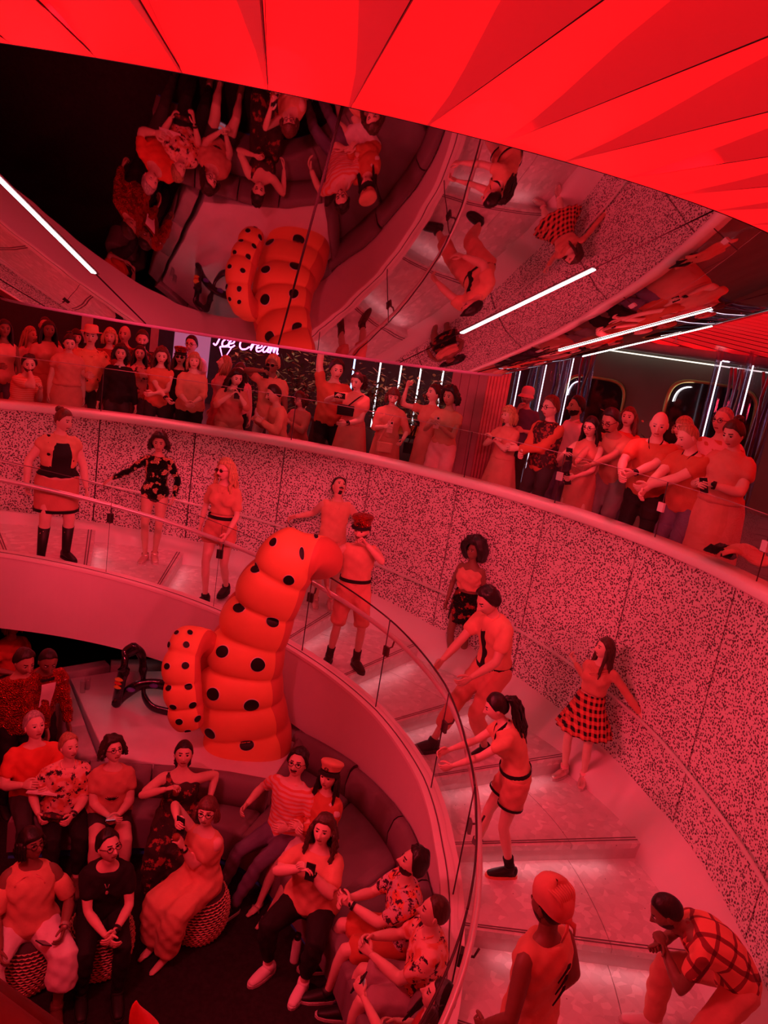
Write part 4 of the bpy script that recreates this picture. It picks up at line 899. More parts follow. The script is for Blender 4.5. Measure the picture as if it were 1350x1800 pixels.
# ---- hands: palm with four fingers and a thumb
def hand_geo(curl, side, spread=.0):
    """wrist at origin, fingers along +Z, palm facing -Y, thumb on side*+X"""
    mb = MB(); mb.tube([(0, 0, -.02), (0, 0, .02), (0, 0, .055), (0, 0, .085)], [.022, .032, .040, .037], [.018, .014, .013, .011], n=10, round_caps=.4)
    for i, (x, L, r) in enumerate(((.029, .072, .0085), (.010, .082, .009), (-.010, .076, .0088), (-.028, .060, .0078))):
        p = np.array([x * side, 0, .08]); d = np.array([x * side * (1.2 + spread * 6), 0, 1.0]); d = _norm(d); pts = [p - d * .015]; ang = 0
        for k, fr in enumerate((.45, .32, .23)):
            pts.append(p.copy()); ang += curl * (1.0, 1.15, .8)[k] * (1 + .06 * i); p = p + L * fr * np.array([d[0], -math.sin(ang), math.cos(ang) * d[2]])
        pts.append(p); mb.tube(pts, [r, r * 1.05, r, r * .92, r * .72], side=(1, 0, 0), n=7, round_caps=.8)
    b = np.array([.026 * side, -.004, .018]); c = curl * .5
    mb.tube([b, b + np.array([.022 * side, -.008 - .012 * c, .022]), b + np.array([.030 * side, -.016 - .03 * c, .050]), b + np.array([.028 * side - .012 * c * side, -.022 - .05 * c, .074])], [.013, .0125, .010, .0075], n=7, round_caps=.8)
    return mb

PEND = []          # (object, voxel, smooth, extra) meshes waiting for the union/remesh pass
def pend(mb, name, mats, parent, vox, it, extra=None, wrinkle=0.0):
    V, F, _ = mb.arrays(); me = mkmesh(name, V, F, None, True); o = obj(name, me, mats, parent); PEND.append((o, vox, it, extra, wrinkle)); return o

class Fig:
    """a posed figure. local frame: faces -Y, its left side is +X, feet at z=0; built at 1.75 m then scaled"""
    def __init__(s, label, pos, yaw, h=1.75, fem=False, fat=1.0, skin='l', hair=('short', 'dark'), beard=None, vox=.018, name='person', lean=0, side=0, twist=0, hipz=None, hip=(0, 0),
                 feet=None, knee=None, hands=None, elbow=None, curl=(.5, .5), handrot=(None, None), head=(0, 0, 0), seed=None, group=None, footdir=(0, 0), upper=None):
        s.k = h / 1.75; s.fem, s.fat, s.vox = fem, fat, vox; s.seed = seed if seed is not None else abs(hash_(label)) % 1000
        s.root = tag(empty(name, tuple(pos), R_(yaw)), label, 'person', group); s.skin = skin; s.hairspec = hair; s.beard = beard
        hz = .93 if hipz is None else hipz; s.pel = np.array([hip[0], hip[1], hz])
        lw = .150 if fem else .172
        # spine
        u0 = rotm('Y', R_(side)) @ rotm('X', R_(lean * .45)) @ np.array([0, 0, 1]); up = lean if upper is None else upper; u1 = rotm('Y', R_(side * 1.1)) @ rotm('X', R_(up * 1.15)) @ np.array([0, 0, 1])
        s.Xp = rotm('Z', 0) @ np.array([1, 0, 0]); s.Xc = rotm('Z', R_(twist)) @ np.array([1, 0, 0])
        d = np.linspace(-.12, .56, 18); pts = {}; p = s.pel.copy(); n0 = 60; sp_ = []; acc = s.pel - u0 * .12
        for i in range(69):
            q = -.12 + i * .01; t = smoothstep(.05, .35, q); u = _norm(u0 * (1 - t) + u1 * t); sp_.append((q, acc.copy(), u)); acc = acc + u * .01
        s.sp = sp_; s.u1 = u1
        s.fc = _norm(np.cross(s.Xc, u1)) * -1; s.fc = s.fc if s.fc[1] < 0 or abs(lean) > 80 else s.fc
        n_ = s.spine(.50)
        s.hc = n_ + u1 * .055 + (-np.array([0, 1, 0])) * 0; 
        # head orientation: yaw (to its left +), pitch (down +), roll
        fwd_u = _norm(u1 * .55 + np.array([0, 0, .45])); 
        s.hR = rotm('Z', R_(head[0] + twist)) @ rotm('Y', R_(head[2] + side * .5)) @ rotm('X', R_(head[1] + up * .35))
        s.neck0 = s.spine(.47); s.neck1 = s.spine(.535) + s.hR @ np.array([0, -.012, .012]); s.hcen = s.neck1 + s.hR @ np.array([0, -.012, .105])
        # arms
        sh = s.spine(.425); s.sh = {1: sh + s.Xc * lw, -1: sh - s.Xc * lw}; s.el, s.wr = {}, {}
        hands = hands or (None, None); elbow = elbow or (None, None)
        for sd, ht, eh in ((1, hands[0], elbow[0]), (-1, hands[1], elbow[1])):
            if ht is None: ht = (s.sh[sd][0] + sd * .085, s.sh[sd][1] - .05, s.sh[sd][2] - .53)
            eh = eh if eh is not None else (sd * .55, .75, -.35)
            s.el[sd], s.wr[sd] = ik(s.sh[sd], ht, .285, .255, eh)
        # legs
        s.hp = {1: s.pel + s.Xp * .088 - u0 * .02, -1: s.pel - s.Xp * .088 - u0 * .02}; s.kn, s.an = {}, {}
        feet = feet or ((.10, 0, 0), (-.10, 0, 0)); knee = knee or ((.15, -1, 0), (-.15, -1, 0)); s.fd = {1: footdir[0], -1: footdir[1]}
        for sd, ft, kh in ((1, feet[0], knee[0]), (-1, feet[1], knee[1])):
            s.kn[sd], s.an[sd] = ik(s.hp[sd], np.array(ft, float) + np.array([0, 0, .08]), .43, .425, kh)
        s.curl = {1: curl[0], -1: curl[1]}; s.hrot = {1: handrot[0], -1: handrot[1]}
        s.covered = set(); s.bodydone = False
    def spine(s, q):
        a = [t[0] for t in s.sp]; i = min(max(int(round((q + .12) / .01)), 0), len(s.sp) - 1); return s.sp[i][1].copy()
    def sdir(s, q): return s.sp[min(max(int(round((q + .12) / .01)), 0), 68)][2]
    def torso_rings(s):
        f = s.fat; fem = s.fem
        R = [(-.11, .085, .085), (-.06, .155, .112), (0, .172 if fem else .160, .118), (.06, .162 if fem else .158, .112), (.13, .130 if fem else .148, .098), (.20, .128 if fem else .150, .098), (.28, .142 if fem else .162, .108), (.36, .150 if fem else .176, .112), (.415, .150 if fem else .174, .100), (.45, .126 if fem else .144, .086), (.48, .088 if fem else .098, .070), (.525, .052, .055)]
        out = []
        for q, a, b in R:
            w = 1 + (f - 1) * (1.0 if q < .3 else .65 if q < .45 else .3); bf = 1 + (f - 1) * (1.55 if 0 < q < .3 else .9 if q < .44 else .3); out.append((q, a * w, b * bf))
        return out
    def torso(s, mb, q0, q1, inf):
        Rg = s.torso_rings(); qs = [q0] + [q for q, _, _ in Rg if q0 < q < q1] + [q1]; a = [np.interp(q, [r[0] for r in Rg], [r[1] for r in Rg]) + inf for q in qs]; b = [np.interp(q, [r[0] for r in Rg], [r[2] for r in Rg]) + inf for q in qs]
        P = [s.spine(q) + (s.fwd(q) * (.022 * (s.fat - 1) * 4 if 0 < q < .28 else 0)) for q in qs]; X = np.array([_norm(s.Xp * (1 - smoothstep(.05, .3, q)) + s.Xc * smoothstep(.05, .3, q)) for q in qs])
        mb.tube(P, a, b, side=X, n=16, round_caps=.25)
        if s.fem and q1 > .33 and q0 < .3:
            for sd in (1, -1): mb.ell(s.spine(.325) + s.Xc * sd * .072 + s.fwd(.33) * (.072 + .03 * (s.fat - 1)), np.array([.068, .062, .064]) * (1 + .5 * (s.fat - 1)) + inf, None, 8, 10)
    def fwd(s, q):
        t = float(smoothstep(.05, .3, q)); x = _norm(s.Xp * (1 - t) + s.Xc * t); f = np.cross(x, s.sdir(q)); return _norm(-f) if f[1] > 0 and s.sdir(q)[2] > -.2 else _norm(-f) if (np.cross(x, s.sdir(q)) @ np.array([0, 1, 0])) > 0 else _norm(f)
    def arm(s, mb, sd, q0, q1, inf, flare=0.0):
        f = 1 + (s.fat - 1) * .9; g = .86 if s.fem else 1.0
        S, E, W = s.sh[sd], s.el[sd], s.wr[sd]; qs = [0, .18, .5, .85, 1, 1.18, 1.4, 1.75, 2]; rr = np.array([.050, .053, .049, .043, .041, .043, .042, .033, .028]) * f * g; rr[-1] /= f ** .5
        use = [q0] + [q for q in qs if q0 < q < q1] + [q1]; P = [S + (E - S) * q if q <= 1 else E + (W - E) * (q - 1) for q in use]; r = np.interp(use, qs, rr) + inf + flare * np.linspace(0, 1, len(use))
        mb.tube(P, r, side=(0, 1, .2), n=10, round_caps=.5)
    def leg(s, mb, sd, q0, q1, inf, flare=0.0):
        f = 1 + (s.fat - 1) * .8; H, K, A = s.hp[sd], s.kn[sd], s.an[sd]; qs = [-.08, .1, .45, .85, 1, 1.12, 1.35, 1.7, 2]; rr = np.array([.092, .090, .078, .060, .055, .053, .055, .042, .036]) * f; rr[-2:] /= f ** .6
        use = [q0] + [q for q in qs if q0 < q < q1] + [q1]; P = [H + (K - H) * q if q <= 1 else K + (A - K) * (q - 1) for q in use]; r = np.interp(use, qs, rr) + inf + flare * np.linspace(0, 1, len(use))
        sd_ = np.array([1, 0, 0]); mb.tube(P, r, side=sd_, n=10, round_caps=.4)
    def footframe(s, sd):
        a = R_(s.fd[sd]); shin = _norm(s.an[sd] - s.kn[sd]); f = np.array([math.sin(a), -math.cos(a), 0])
        return f
    def body(s, feet=True):
        mb = MB(); sh = -.006
        s.torso(mb, -.11, .525, sh)
        mb.tube([s.neck0 - s.u1 * .03, s.neck0, s.neck1, s.neck1 + s.hR @ np.array([0, -.004, .05])], np.array([.060, .052, .048, .05]) * (.92 if s.fem else 1.08) * (1 + .3 * (s.fat - 1)), n=12)
        for sd in (1, -1):
            mb.ell(s.sh[sd] - s.Xc * sd * .012, np.array([.054, .055, .052]) * (.88 if s.fem else 1) * (1 + .5 * (s.fat - 1)), None, 8, 10); s.arm(mb, sd, 0, 2, 0); s.leg(mb, sd, -.08, 2, -.004)
            f = s.footframe(sd); A = s.an[sd]; up = np.array([0, 0, 1]); mb.tube([A - f * .035 - up * .035, A + f * .02 - up * .035, A + f * .09 - up * .05, A + f * .155 - up * .058], [.030, .036, .038, .028], [.032, .034, .022, .014], side=np.cross(f, up), n=10, round_caps=.6)
            bub = .02
        ex = MB(); V, F, Mi = head_arrays(s.fem, s.beard); V = V * (1.01 if s.fem else 1.05); ex.v.append(V @ s.hR.T + s.hcen); ex.f = list(F); ex.m = list(Mi); ex.n = len(V)
        for sd in (1, -1):
            hg = hand_geo(s.curl[sd], -sd); V, F, _ = hg.arrays(); V = V * (.92 if s.fem else 1.0); d = _norm(s.wr[sd] - s.el[sd]); hr = s.hrot[sd]
            if hr is not None and len(hr) == 6: z, y = _norm(np.array(hr[:3], float)), np.array(hr[3:], float)
            elif hr is not None: z, y = d, np.array(hr, float)
            else: z, y = d, np.array([sd * .9, .2, .1])       # y = back of hand
            y = _norm(y - (y @ z) * z); x = np.cross(y, z); Rm = np.stack([x, y, z], 1); ex.add(V @ Rm.T + s.wr[sd], F, 0)
            s.hand_R = getattr(s, 'hand_R', {}); s.hand_R[sd] = (Rm, s.wr[sd] + z * .085 - y * .03)
        hm = hair_mat(s.hairspec[1]) if s.hairspec else hair_mat('dark')
        s.bo = pend(mb, 'body', [skin_mat(s.skin), hm, LIP, EYEW, IRIS], s.root, s.vox, 4, ex); s.sc(s.bo)
        if s.hairspec and s.hairspec[0] not in ('bald',):
            hg = hair_geo(s.hairspec[0], s.fem, s.seed, s.hairspec[2] if len(s.hairspec) > 2 else None); V, F, _ = hg.arrays(); h = obj('hair', mkmesh('hair', V * (1.01 if s.fem else 1.05) @ s.hR.T + s.hcen, F), hair_mat(s.hairspec[1]), s.root); s.sc(h)
        return s
    def sc(s, o): o.scale = (s.k,) * 3; return o
    # ---- garments
    def top(s, mat, sleeve=.55, low=-.07, high=.485, inf=.017, name='shirt', flare=.007, belly=0, wr=.004):
        mb = MB(); s.torso(mb, low, high, inf)
        for sd in (1, -1):
            if sleeve > 0: mb.ell(s.sh[sd] - s.Xc * sd * .012, np.array([.054, .055, .052]) * (.88 if s.fem else 1) * (1 + .5 * (s.fat - 1)) + inf * .5, None, 8, 10); s.arm(mb, sd, 0, sleeve, inf * .62, flare)
            elif sleeve == 0: mb.ell(s.sh[sd] - s.Xc * sd * .04, np.array([.05, .056, .058]) + inf * .6, None, 8, 10)
        s.sc(pend(mb, name, mat, s.root, s.vox, 3, None, wr)); return s
    def legs(s, mat, to=2.0, inf=.010, name='trousers', flare=.0, hi=.02, wr=.004):
        mb = MB(); s.torso(mb, -.11, hi, inf)
        for sd in (1, -1): s.leg(mb, sd, -.08, min(to, 1.99), inf, flare)
        s.sc(pend(mb, name, mat, s.root, s.vox, 3, None, wr)); return s
    def skirt_geo(s, mb, top_q, z_hem, flare, pleat, npl, inf=.016):
        Rg = s.torso_rings(); P0 = s.spine(top_q); a0 = np.interp(top_q, [r[0] for r in Rg], [r[1] for r in Rg]) + inf; b0 = np.interp(top_q, [r[0] for r in Rg], [r[2] for r in Rg]) + inf; ah = np.interp(-.02, [r[0] for r in Rg], [r[1] for r in Rg]) + inf; bh = np.interp(-.02, [r[0] for r in Rg], [r[2] for r in Rg]) + inf + .012
        ph = np.linspace(0, 2 * math.pi, 60, endpoint=False); G = []; z0 = P0[2]; zh = s.spine(-.02)[2]; cx = (s.an[1] + s.an[-1]) / 2; rnd = s.seed
        for z in np.r_[np.linspace(z0, zh, 4), np.linspace(zh, z_hem, 11)[1:]]:
            if z >= zh: t = (z0 - z) / max(z0 - zh, 1e-3); a, b = a0 + (ah - a0) * t, b0 + (bh - b0) * t; c = P0 * (1 - t) + s.spine(-.02) * t; pl = 0
            else: t = (zh - z) / max(zh - z_hem, 1e-3); a, b = ah + flare * t, bh + flare * t; c = s.spine(-.02).copy(); c[:2] = c[:2] * (1 - .6 * t) + cx[:2] * .6 * t; pl = pleat * t ** .7
            G.append([(c[0] + (a + pl * math.sin(npl * p + rnd + 2 * t)) * math.cos(p), c[1] + (b + pl * math.sin(npl * p + rnd + 2 * t)) * math.sin(p), z) for p in ph])
        inner = [[(x * .985 + 0, y * .985, z) for x, y, z in G[-1]]]; mb.grid(np.array(G + inner), close_v=True)
    def skirt(s, mat, length=.42, flare=.06, pleat=.012, npl=12, name='skirt', top_q=.10):
        mb = MB(); s.skirt_geo(mb, top_q, s.pel[2] - length, flare, pleat, npl); s.sc(mb.build(name, mat, s.root)); return s
    def dress(s, mat, length=.6, sleeve=.5, flare=.08, pleat=.012, high=.49, npl=9):
        sk = MB(); s.skirt_geo(sk, .11, s.pel[2] - length, flare, pleat, npl)
        mb = MB(); s.torso(mb, .06, high, .015)
        for sd in (1, -1):
            if sleeve > 0: mb.ell(s.sh[sd] - s.Xc * sd * .012, np.array([.054, .055, .052]) * .88 * (1 + .5 * (s.fat - 1)) + .009, None, 8, 10); s.arm(mb, sd, 0, sleeve, .012, .012)
            elif sleeve == 0: mb.ell(s.sh[sd] - s.Xc * sd * .04, (.052, .056, .058), None, 8, 10)
        s.sc(pend(mb, 'dress', mat, s.root, s.vox, 3, sk, .004)); return s
    def sitskirt(s, mat, to=1.0, sleeve=None, high=.49, name='skirt', inf=.02):
        mb = MB(); s.torso(mb, -.11, high if sleeve is not None else .12, .014)
        for sd in (1, -1): s.leg(mb, sd, -.08, to, inf, .0 if to < 1.2 else .05)
        mid = MB(); H = (s.hp[1] + s.hp[-1]) / 2; K = (s.kn[1] + s.kn[-1]) / 2; A = (s.an[1] + s.an[-1]) / 2; P = [H, H + (K - H) * .5, K] if to >= 1 else [H, H + (K - H) * to]; w0 = abs(s.kn[1][0] - s.kn[-1][0]) / 2
        if to > 1: P.append(K + (A - K) * (to - 1)); 
        n = len(P); mb.tube(P, [.1] + [max(.09, w0 + .03)] * (n - 1), [.085] + [.062] * (n - 1), side=(1, 0, 0), n=12, round_caps=.3)
        if sleeve is not None:
            for sd in (1, -1):
                if sleeve > 0: mb.ell(s.sh[sd], np.array([.05, .052, .05]), None, 8, 10); s.arm(mb, sd, 0, sleeve, .012, .01)
                elif sleeve == 0: mb.ell(s.sh[sd] - s.Xc * sd * .04, (.052, .056, .058), None, 8, 10)
        s.sc(pend(mb, name, mat, s.root, s.vox, 4, None, .005)); return s
    def shoes(s, mat=None, sole=None, boot=0.0, kind='shoe'):
        mat = mat or SHOEB; sole = sole or SOLEK
        for sd in (1, -1):
            f = s.footframe(sd); A = s.an[sd]; up = np.array([0, 0, 1]); sdv = np.cross(f, up); base = A - up * .08
            mb = MB(); mb.tube([base - f * .055 + up * .05, base - f * .02 + up * .055, base + f * .06 + up * .05, base + f * .13 + up * .038, base + f * .185 + up * .03], [.036, .042, .047, .046, .034], [.048, .052, .042, .028, .020], side=sdv, n=12, round_caps=.4)
            d = _norm(s.kn[sd] - A); mb.tube([A - d * .05, A, A + d * (.035 + boot)], [.046, .047, .047 + boot * .06], n=12)
            o = s.sc(mb.build(kind, mat, s.root))
            mb = MB(); G = []
            pr = [(-.075, .022), (-.05, .038), (0, .043), (.07, .05), (.14, .048), (.19, .034), (.212, .012)]; ring = [(a, b) for a, b in pr] + [(a, -b) for a, b in pr[::-1]]
            for z in (-.012, .022): G.append([base + f * a + sdv * b + up * (z + .002) for a, b in ring])
            mb.grid(np.array(G), close_v=True); n = len(ring); mb.f += [tuple(range(n)), tuple(range(2 * n - 1, n - 1, -1))]; mb.m += [0, 0]
            so = mb.build('sole', sole, o, smooth=False)
        return s
    def socks(s, mat, h=.09):
        for sd in (1, -1): mb = MB(); d = _norm(s.kn[sd] - s.an[sd]); mb.tube([s.an[sd], s.an[sd] + d * h * .5, s.an[sd] + d * h], [.043, .044, .048], n=12); s.sc(mb.build('sock', mat, s.root))
        return s
    # ---- head things
    def H(s, p): return s.hR @ (np.asarray(p, float) * (1.01 if s.fem else 1.05)) + s.hcen
    def hobj(s, mb, name, mat, smooth=True):
        V, F, Mi = mb.arrays(); V = V * (1.01 if s.fem else 1.05) @ s.hR.T + s.hcen; me = mkmesh(name, V, F, Mi, smooth); return s.sc(obj(name, me, mat, s.root))
    def glasses(s, dark=False, col=None):
        mb = MB()
        for sx in (-1, 1):
            c = np.array([sx * .033, -.098, .004]); mb.tube([c + np.array([.024 * math.cos(a), .004 * abs(math.cos(a)), .018 * math.sin(a)]) for a in np.linspace(0, 2 * math.pi, 13)], .0026, side=(0, 1, 0), n=5, caps=False)
            mb.tube([c + np.array([sx * .024, .004, .004]), np.array([sx * .078, -.03, .008]), np.array([sx * .08, .01, .0])], .0024, n=5)
        mb.tube([(-.009, -.102, .006), (.009, -.102, .006)], .0024, n=5)
        g = s.hobj(mb, 'glasses', col or FRAME)
        mb = MB()
        for sx in (-1, 1): mb.v.append(np.array([(sx * .033 + .023 * math.cos(a), -.0975 + .004 * abs(math.cos(a)), .004 + .017 * math.sin(a)) for a in np.linspace(0, 2 * math.pi, 12, endpoint=False)])); mb.f.append(tuple(range(mb.n, mb.n + 12))); mb.m.append(0); mb.n += 12
        V, F, Mi = mb.arrays(); l = obj('lens', mkmesh('lens', V * (1.01 if s.fem else 1.05) @ s.hR.T + s.hcen, F, Mi), LENSD if dark else GLASS, g); return s
    def hat(s, kind, mat, band=None):
        mb = MB(); ph = np.linspace(0, 2 * math.pi, 32, endpoint=False)
        rr = lambda k, p: np.array([.088 * k * math.cos(p), .104 * k * math.sin(p) + .004])
        if kind == 'captain':
            G = [[(*rr(k, p), z + (.012 * (-math.sin(p)) * (z > .09))) for p in ph] for k, z in ((1.0, .062), (1.02, .092), (1.18, .122), (1.25, .138), (1.17, .152), (.8, .160), (.02, .160))]
        elif kind == 'fedora':
            G = [[(*rr(k, p), z - .012 * abs(math.cos(p)) * (k > 1.2) * -1) for p in ph] for k, z in ((1.55, .045), (1.56, .05), (1.04, .052), (1.0, .09), (.92, .135), (.7, .15), (.35, .138), (.02, .13))]
        elif kind == 'cap':
            G = [[(*rr(k, p), z) for p in ph] for k, z in ((1.02, .04), (1.03, .07), (.98, .105), (.8, .135), (.45, .15), (.02, .154))]
        elif kind == 'bandana':
            G = [[(*(rr(k, p) + np.array([0, .012 * (1 if math.sin(p) > 0 else 0)])), z - .05 * max(0, math.sin(p))) for p in ph] for k, z in ((1.0, .035), (1.05, .07), (1.03, .105), (.85, .138), (.5, .152), (.02, .156))]
        mb.grid(np.array(G), close_v=True)
        if kind in ('captain', 'cap'):
            a = np.linspace(math.pi + .35, 2 * math.pi - .35, 14); mb.grid(np.array([[(.088 * math.cos(p) * k, .104 * math.sin(p) * k + .004, (.062 if kind == 'captain' else .045) - (k - 1) * .10) for p in a] for k in ((1, 1.12, 1.26) if kind == 'captain' else (1, 1.25, 1.5))]), mi=1)
        if kind == 'bandana':
            mb.ell((0, .112, .0), (.03, .02, .022), None, 6, 8)
            for sx in (-1, 1): mb.tube([(0, .115, 0), (sx * .03, .14, -.03), (sx * .05, .135, -.09)], [.012, .016, .006], .005, n=6)
            for k in range(9): mb.tube(spline([(-.07 + .0175 * k, .02, .13), (-.06 + .015 * k, .08, .11), (-.03 + .0075 * k, .112, .02)], 8), .007, n=5)
        h = s.hobj(mb, 'hat', [mat, band or BLK])
        if band and kind != 'captain':
            mb = MB(); mb.grid(np.array([[(*rr(k, p), z) for p in ph] for k, z in ((1.045, .052), (1.035, .075))]), close_v=True); V, F, Mi = mb.arrays(); o = obj('hat_band', mkmesh('hat_band', V * 1.0 @ s.hR.T + s.hcen, F), band, h)
        if kind == 'captain':
            mb = MB(); mb.grid(np.array([[(*rr(k, p), z) for p in ph] for k, z in ((1.03, .064), (1.045, .070), (1.045, .076), (1.03, .082))]), close_v=True); mb.tube([(-.018, -.112, .082), (-.018, -.113, .108), (0, -.114, .09), (.018, -.113, .108), (.018, -.112, .082)], .004, n=5); mb.tube([(.018 * math.cos(a), -.114, .095 + .018 * math.sin(a)) for a in np.linspace(0, 6.28, 12)], .003, n=5)
            V, F, Mi = mb.arrays(); obj('hat_badge', mkmesh('hat_badge', V @ s.hR.T + s.hcen, F), band or BLK, h)
        return s
    def watch(s, sd, mat=None):
        d = _norm(s.wr[sd] - s.el[sd]); p = s.wr[sd] - d * .03; mb = MB(); mb.tube([p - d * .012, p + d * .012], .034 * (1 + .3 * (s.fat - 1)), n=12, caps=False); R0 = _norm(np.cross(d, (0, 0, 1))); mb.ell(p + np.array([0, -.03, .012]), (.018, .010, .018), None, 6, 8); s.sc(mb.build('watch', mat or BLACKPL, s.root)); return s
    def belt(s, mat, q=.09):
        Rg = s.torso_rings(); mb = MB(); mb.tube([s.spine(q - .016), s.spine(q + .016)], np.interp(q, [r[0] for r in Rg], [r[1] for r in Rg]) + .023, np.interp(q, [r[0] for r in Rg], [r[2] for r in Rg]) + .026, side=s.Xp, n=24, caps=False); s.sc(mb.build('belt', mat, s.root)); return s
    def straps(s, mat):
        mb = MB()
        for sd in (1, -1):
            x = s.Xc * sd * .07; f = s.fwd(.4); mb.tube(spline([s.spine(.34) + x + f * .115, s.spine(.42) + x + f * .1, s.spine(.475) + x * .95 + f * .02, s.spine(.44) + x - f * .09, s.spine(.34) + x - f * .115], 12), .012, .004, n=6)
        s.sc(mb.build('strap', mat, s.root)); return s
    def front(s, mat, q0, q1, w, name='front_panel', inf=.034):
        """panel showing in the opening of an unbuttoned jacket"""
        Rg = s.torso_rings(); mb = MB(); G = []
        for q in np.linspace(q0, q1, 8):
            b = np.interp(q, [r[0] for r in Rg], [r[2] for r in Rg]) + inf + (.022 * (s.fat - 1) * 4 if 0 < q < .28 else 0) + (.035 * float(np.exp(-((q - .325) / .06) ** 2)) if s.fem else 0); x = _norm(s.Xp * (1 - smoothstep(.05, .3, q)) + s.Xc * smoothstep(.05, .3, q)); ww = w * (1 - .35 * max(0, (q - .3) / .2))
            G.append([s.spine(q) + x * ww * u_ + s.fwd(q) * (b - .045 * u_ * u_) for u_ in np.linspace(-1, 1, 7)])
        mb.grid(np.array(G)); s.sc(mb.build(name, mat, s.root)); return s
    def aim(s, hx, hy):
        """slide the figure sideways so that its head sits where the photograph has it"""
        p = s.world(s.hcen); v = p - CAM; z = v @ _F; cur = 675 + 1350 * (v @ _R) / z; k = (hx - cur) * z / 1350; d = _norm(np.array([p[1], -p[0], 0])); s.root.location = Vector(np.array(s.root.location) + d * k); return s
    def collar(s, mat, open_=True):
        mb = MB(); f = s.fwd(.48)
        for sd in (1, -1): mb.tube(spline([s.spine(.50) - f * .055, s.spine(.495) + s.Xc * sd * .062, s.spine(.465) + s.Xc * sd * .05 + f * .075, s.spine(.40) + s.Xc * sd * .02 + f * .118], 10), [.014, .018, .02, .021, .021, .02, .018, .015, .012, .006], .006, side=s.u1, n=6)
        s.sc(mb.build('collar', mat, s.root)); return s
    def world(s, p):
        c, s_ = math.cos(s.root.rotation_euler.z), math.sin(s.root.rotation_euler.z); p = np.asarray(p, float) * s.k; return np.array([p[0] * c - p[1] * s_, p[0] * s_ + p[1] * c, p[2]]) + np.array(s.root.location)
    def wdir(s, v):
        c, s_ = math.cos(s.root.rotation_euler.z), math.sin(s.root.rotation_euler.z); v = np.asarray(v, float); return np.array([v[0] * c - v[1] * s_, v[0] * s_ + v[1] * c, v[2]])

def hash_(t):
    h = 7
    for ch in t: h = (h * 31 + ord(ch)) % 1000003
    return h
PHONEB = M('phone_body', (.03, .028, .03), .25, bmp=0); PHONEC = M('phone_case_rose', (.75, .45, .42), .4, bmp=0)
SCREEN = emit('phone_screen', (.28, .22, .32), .5)
def phone(fig, sd, label, up=(0, 0, 1), face=(0, 1, 0), mat=None, off=(0, 0, 0), land=False):
    """phone held in the hand of fig; face = direction the screen looks in fig's frame"""
    Rm, pc_ = fig.hand_R[sd]; c = fig.world(pc_ + np.array(off)); z = _norm(fig.wdir(up)); y = _norm(fig.wdir(face)); y = _norm(y - (y @ z) * z); x = np.cross(y, z)
    e = tag(empty('phone', tuple(c)), label, 'phone', 'phones held by the audience'); R3 = np.stack([x, y, z], 1)
    w_, h_ = (.037, .075) if not land else (.075, .037)
    mb = MB(); mb.box((0, 0, 0), (w_, .0045, h_), R3); mb.build('case', mat or PHONEB, e, smooth=False)
    mb = MB(); mb.box(R3 @ np.array([0, .005, 0]), (w_ * .92, .0006, h_ * .95), R3); mb.build('screen', SCREEN, e, smooth=False)
    mb = MB(); mb.box(R3 @ np.array([w_ * .45, -.006, h_ * .7]), (.012, .002, .012), R3); mb.build('camera_bump', BLACKPL, e, smooth=False); return e
def flush():
    """union/remesh every pending body and garment, smooth it, then append heads and hands"""
    for o, vox, it, extra, wr in PEND:
        m_ = o.modifiers.new('union', 'REMESH'); m_.mode = 'VOXEL'; m_.voxel_size = vox
        sm_ = o.modifiers.new('smooth', 'SMOOTH'); sm_.factor = .5; sm_.iterations = it
    bpy.context.view_layer.update(); dg = bpy.context.evaluated_depsgraph_get()
    for o, vox, it, extra, wr in PEND:
        ev = o.evaluated_get(dg); me = ev.data; n = len(me.vertices); V = np.zeros(n * 3); me.vertices.foreach_get('co', V); V = V.reshape(-1, 3)
        F = [tuple(p.vertices) for p in me.polygons]; Mi = [0] * len(F)
        if wr:
            N = np.zeros(n * 3); me.vertices.foreach_get('normal', N); N = N.reshape(-1, 3); sd = (hash_(o.name) % 97) * .7
            a = np.sin(V[:, 2] * 52 + V[:, 0] * 37 + sd + 2.2 * np.sin(V[:, 1] * 21 + sd)) + .7 * np.sin(V[:, 0] * 61 - V[:, 2] * 29 + 1.7 * np.sin(V[:, 2] * 17 + sd)); V = V + N * (a * wr * .8)[:, None]
        if extra is not None:
            V2, F2, M2 = extra.arrays(); V = np.vstack([V, V2]); F += [tuple(i + n for i in f) for f in F2]; Mi += list(M2)
        new = mkmesh(o.name, V, F, Mi, True); old = o.data
        for m_ in old.materials: new.materials.append(m_)
        o['_new'] = new.name
    for o, *_ in PEND:
        o.modifiers.clear(); old = o.data; o.data = bpy.data.meshes[o['_new']]; del o['_new']; bpy.data.meshes.remove(old)
    PEND.clear()
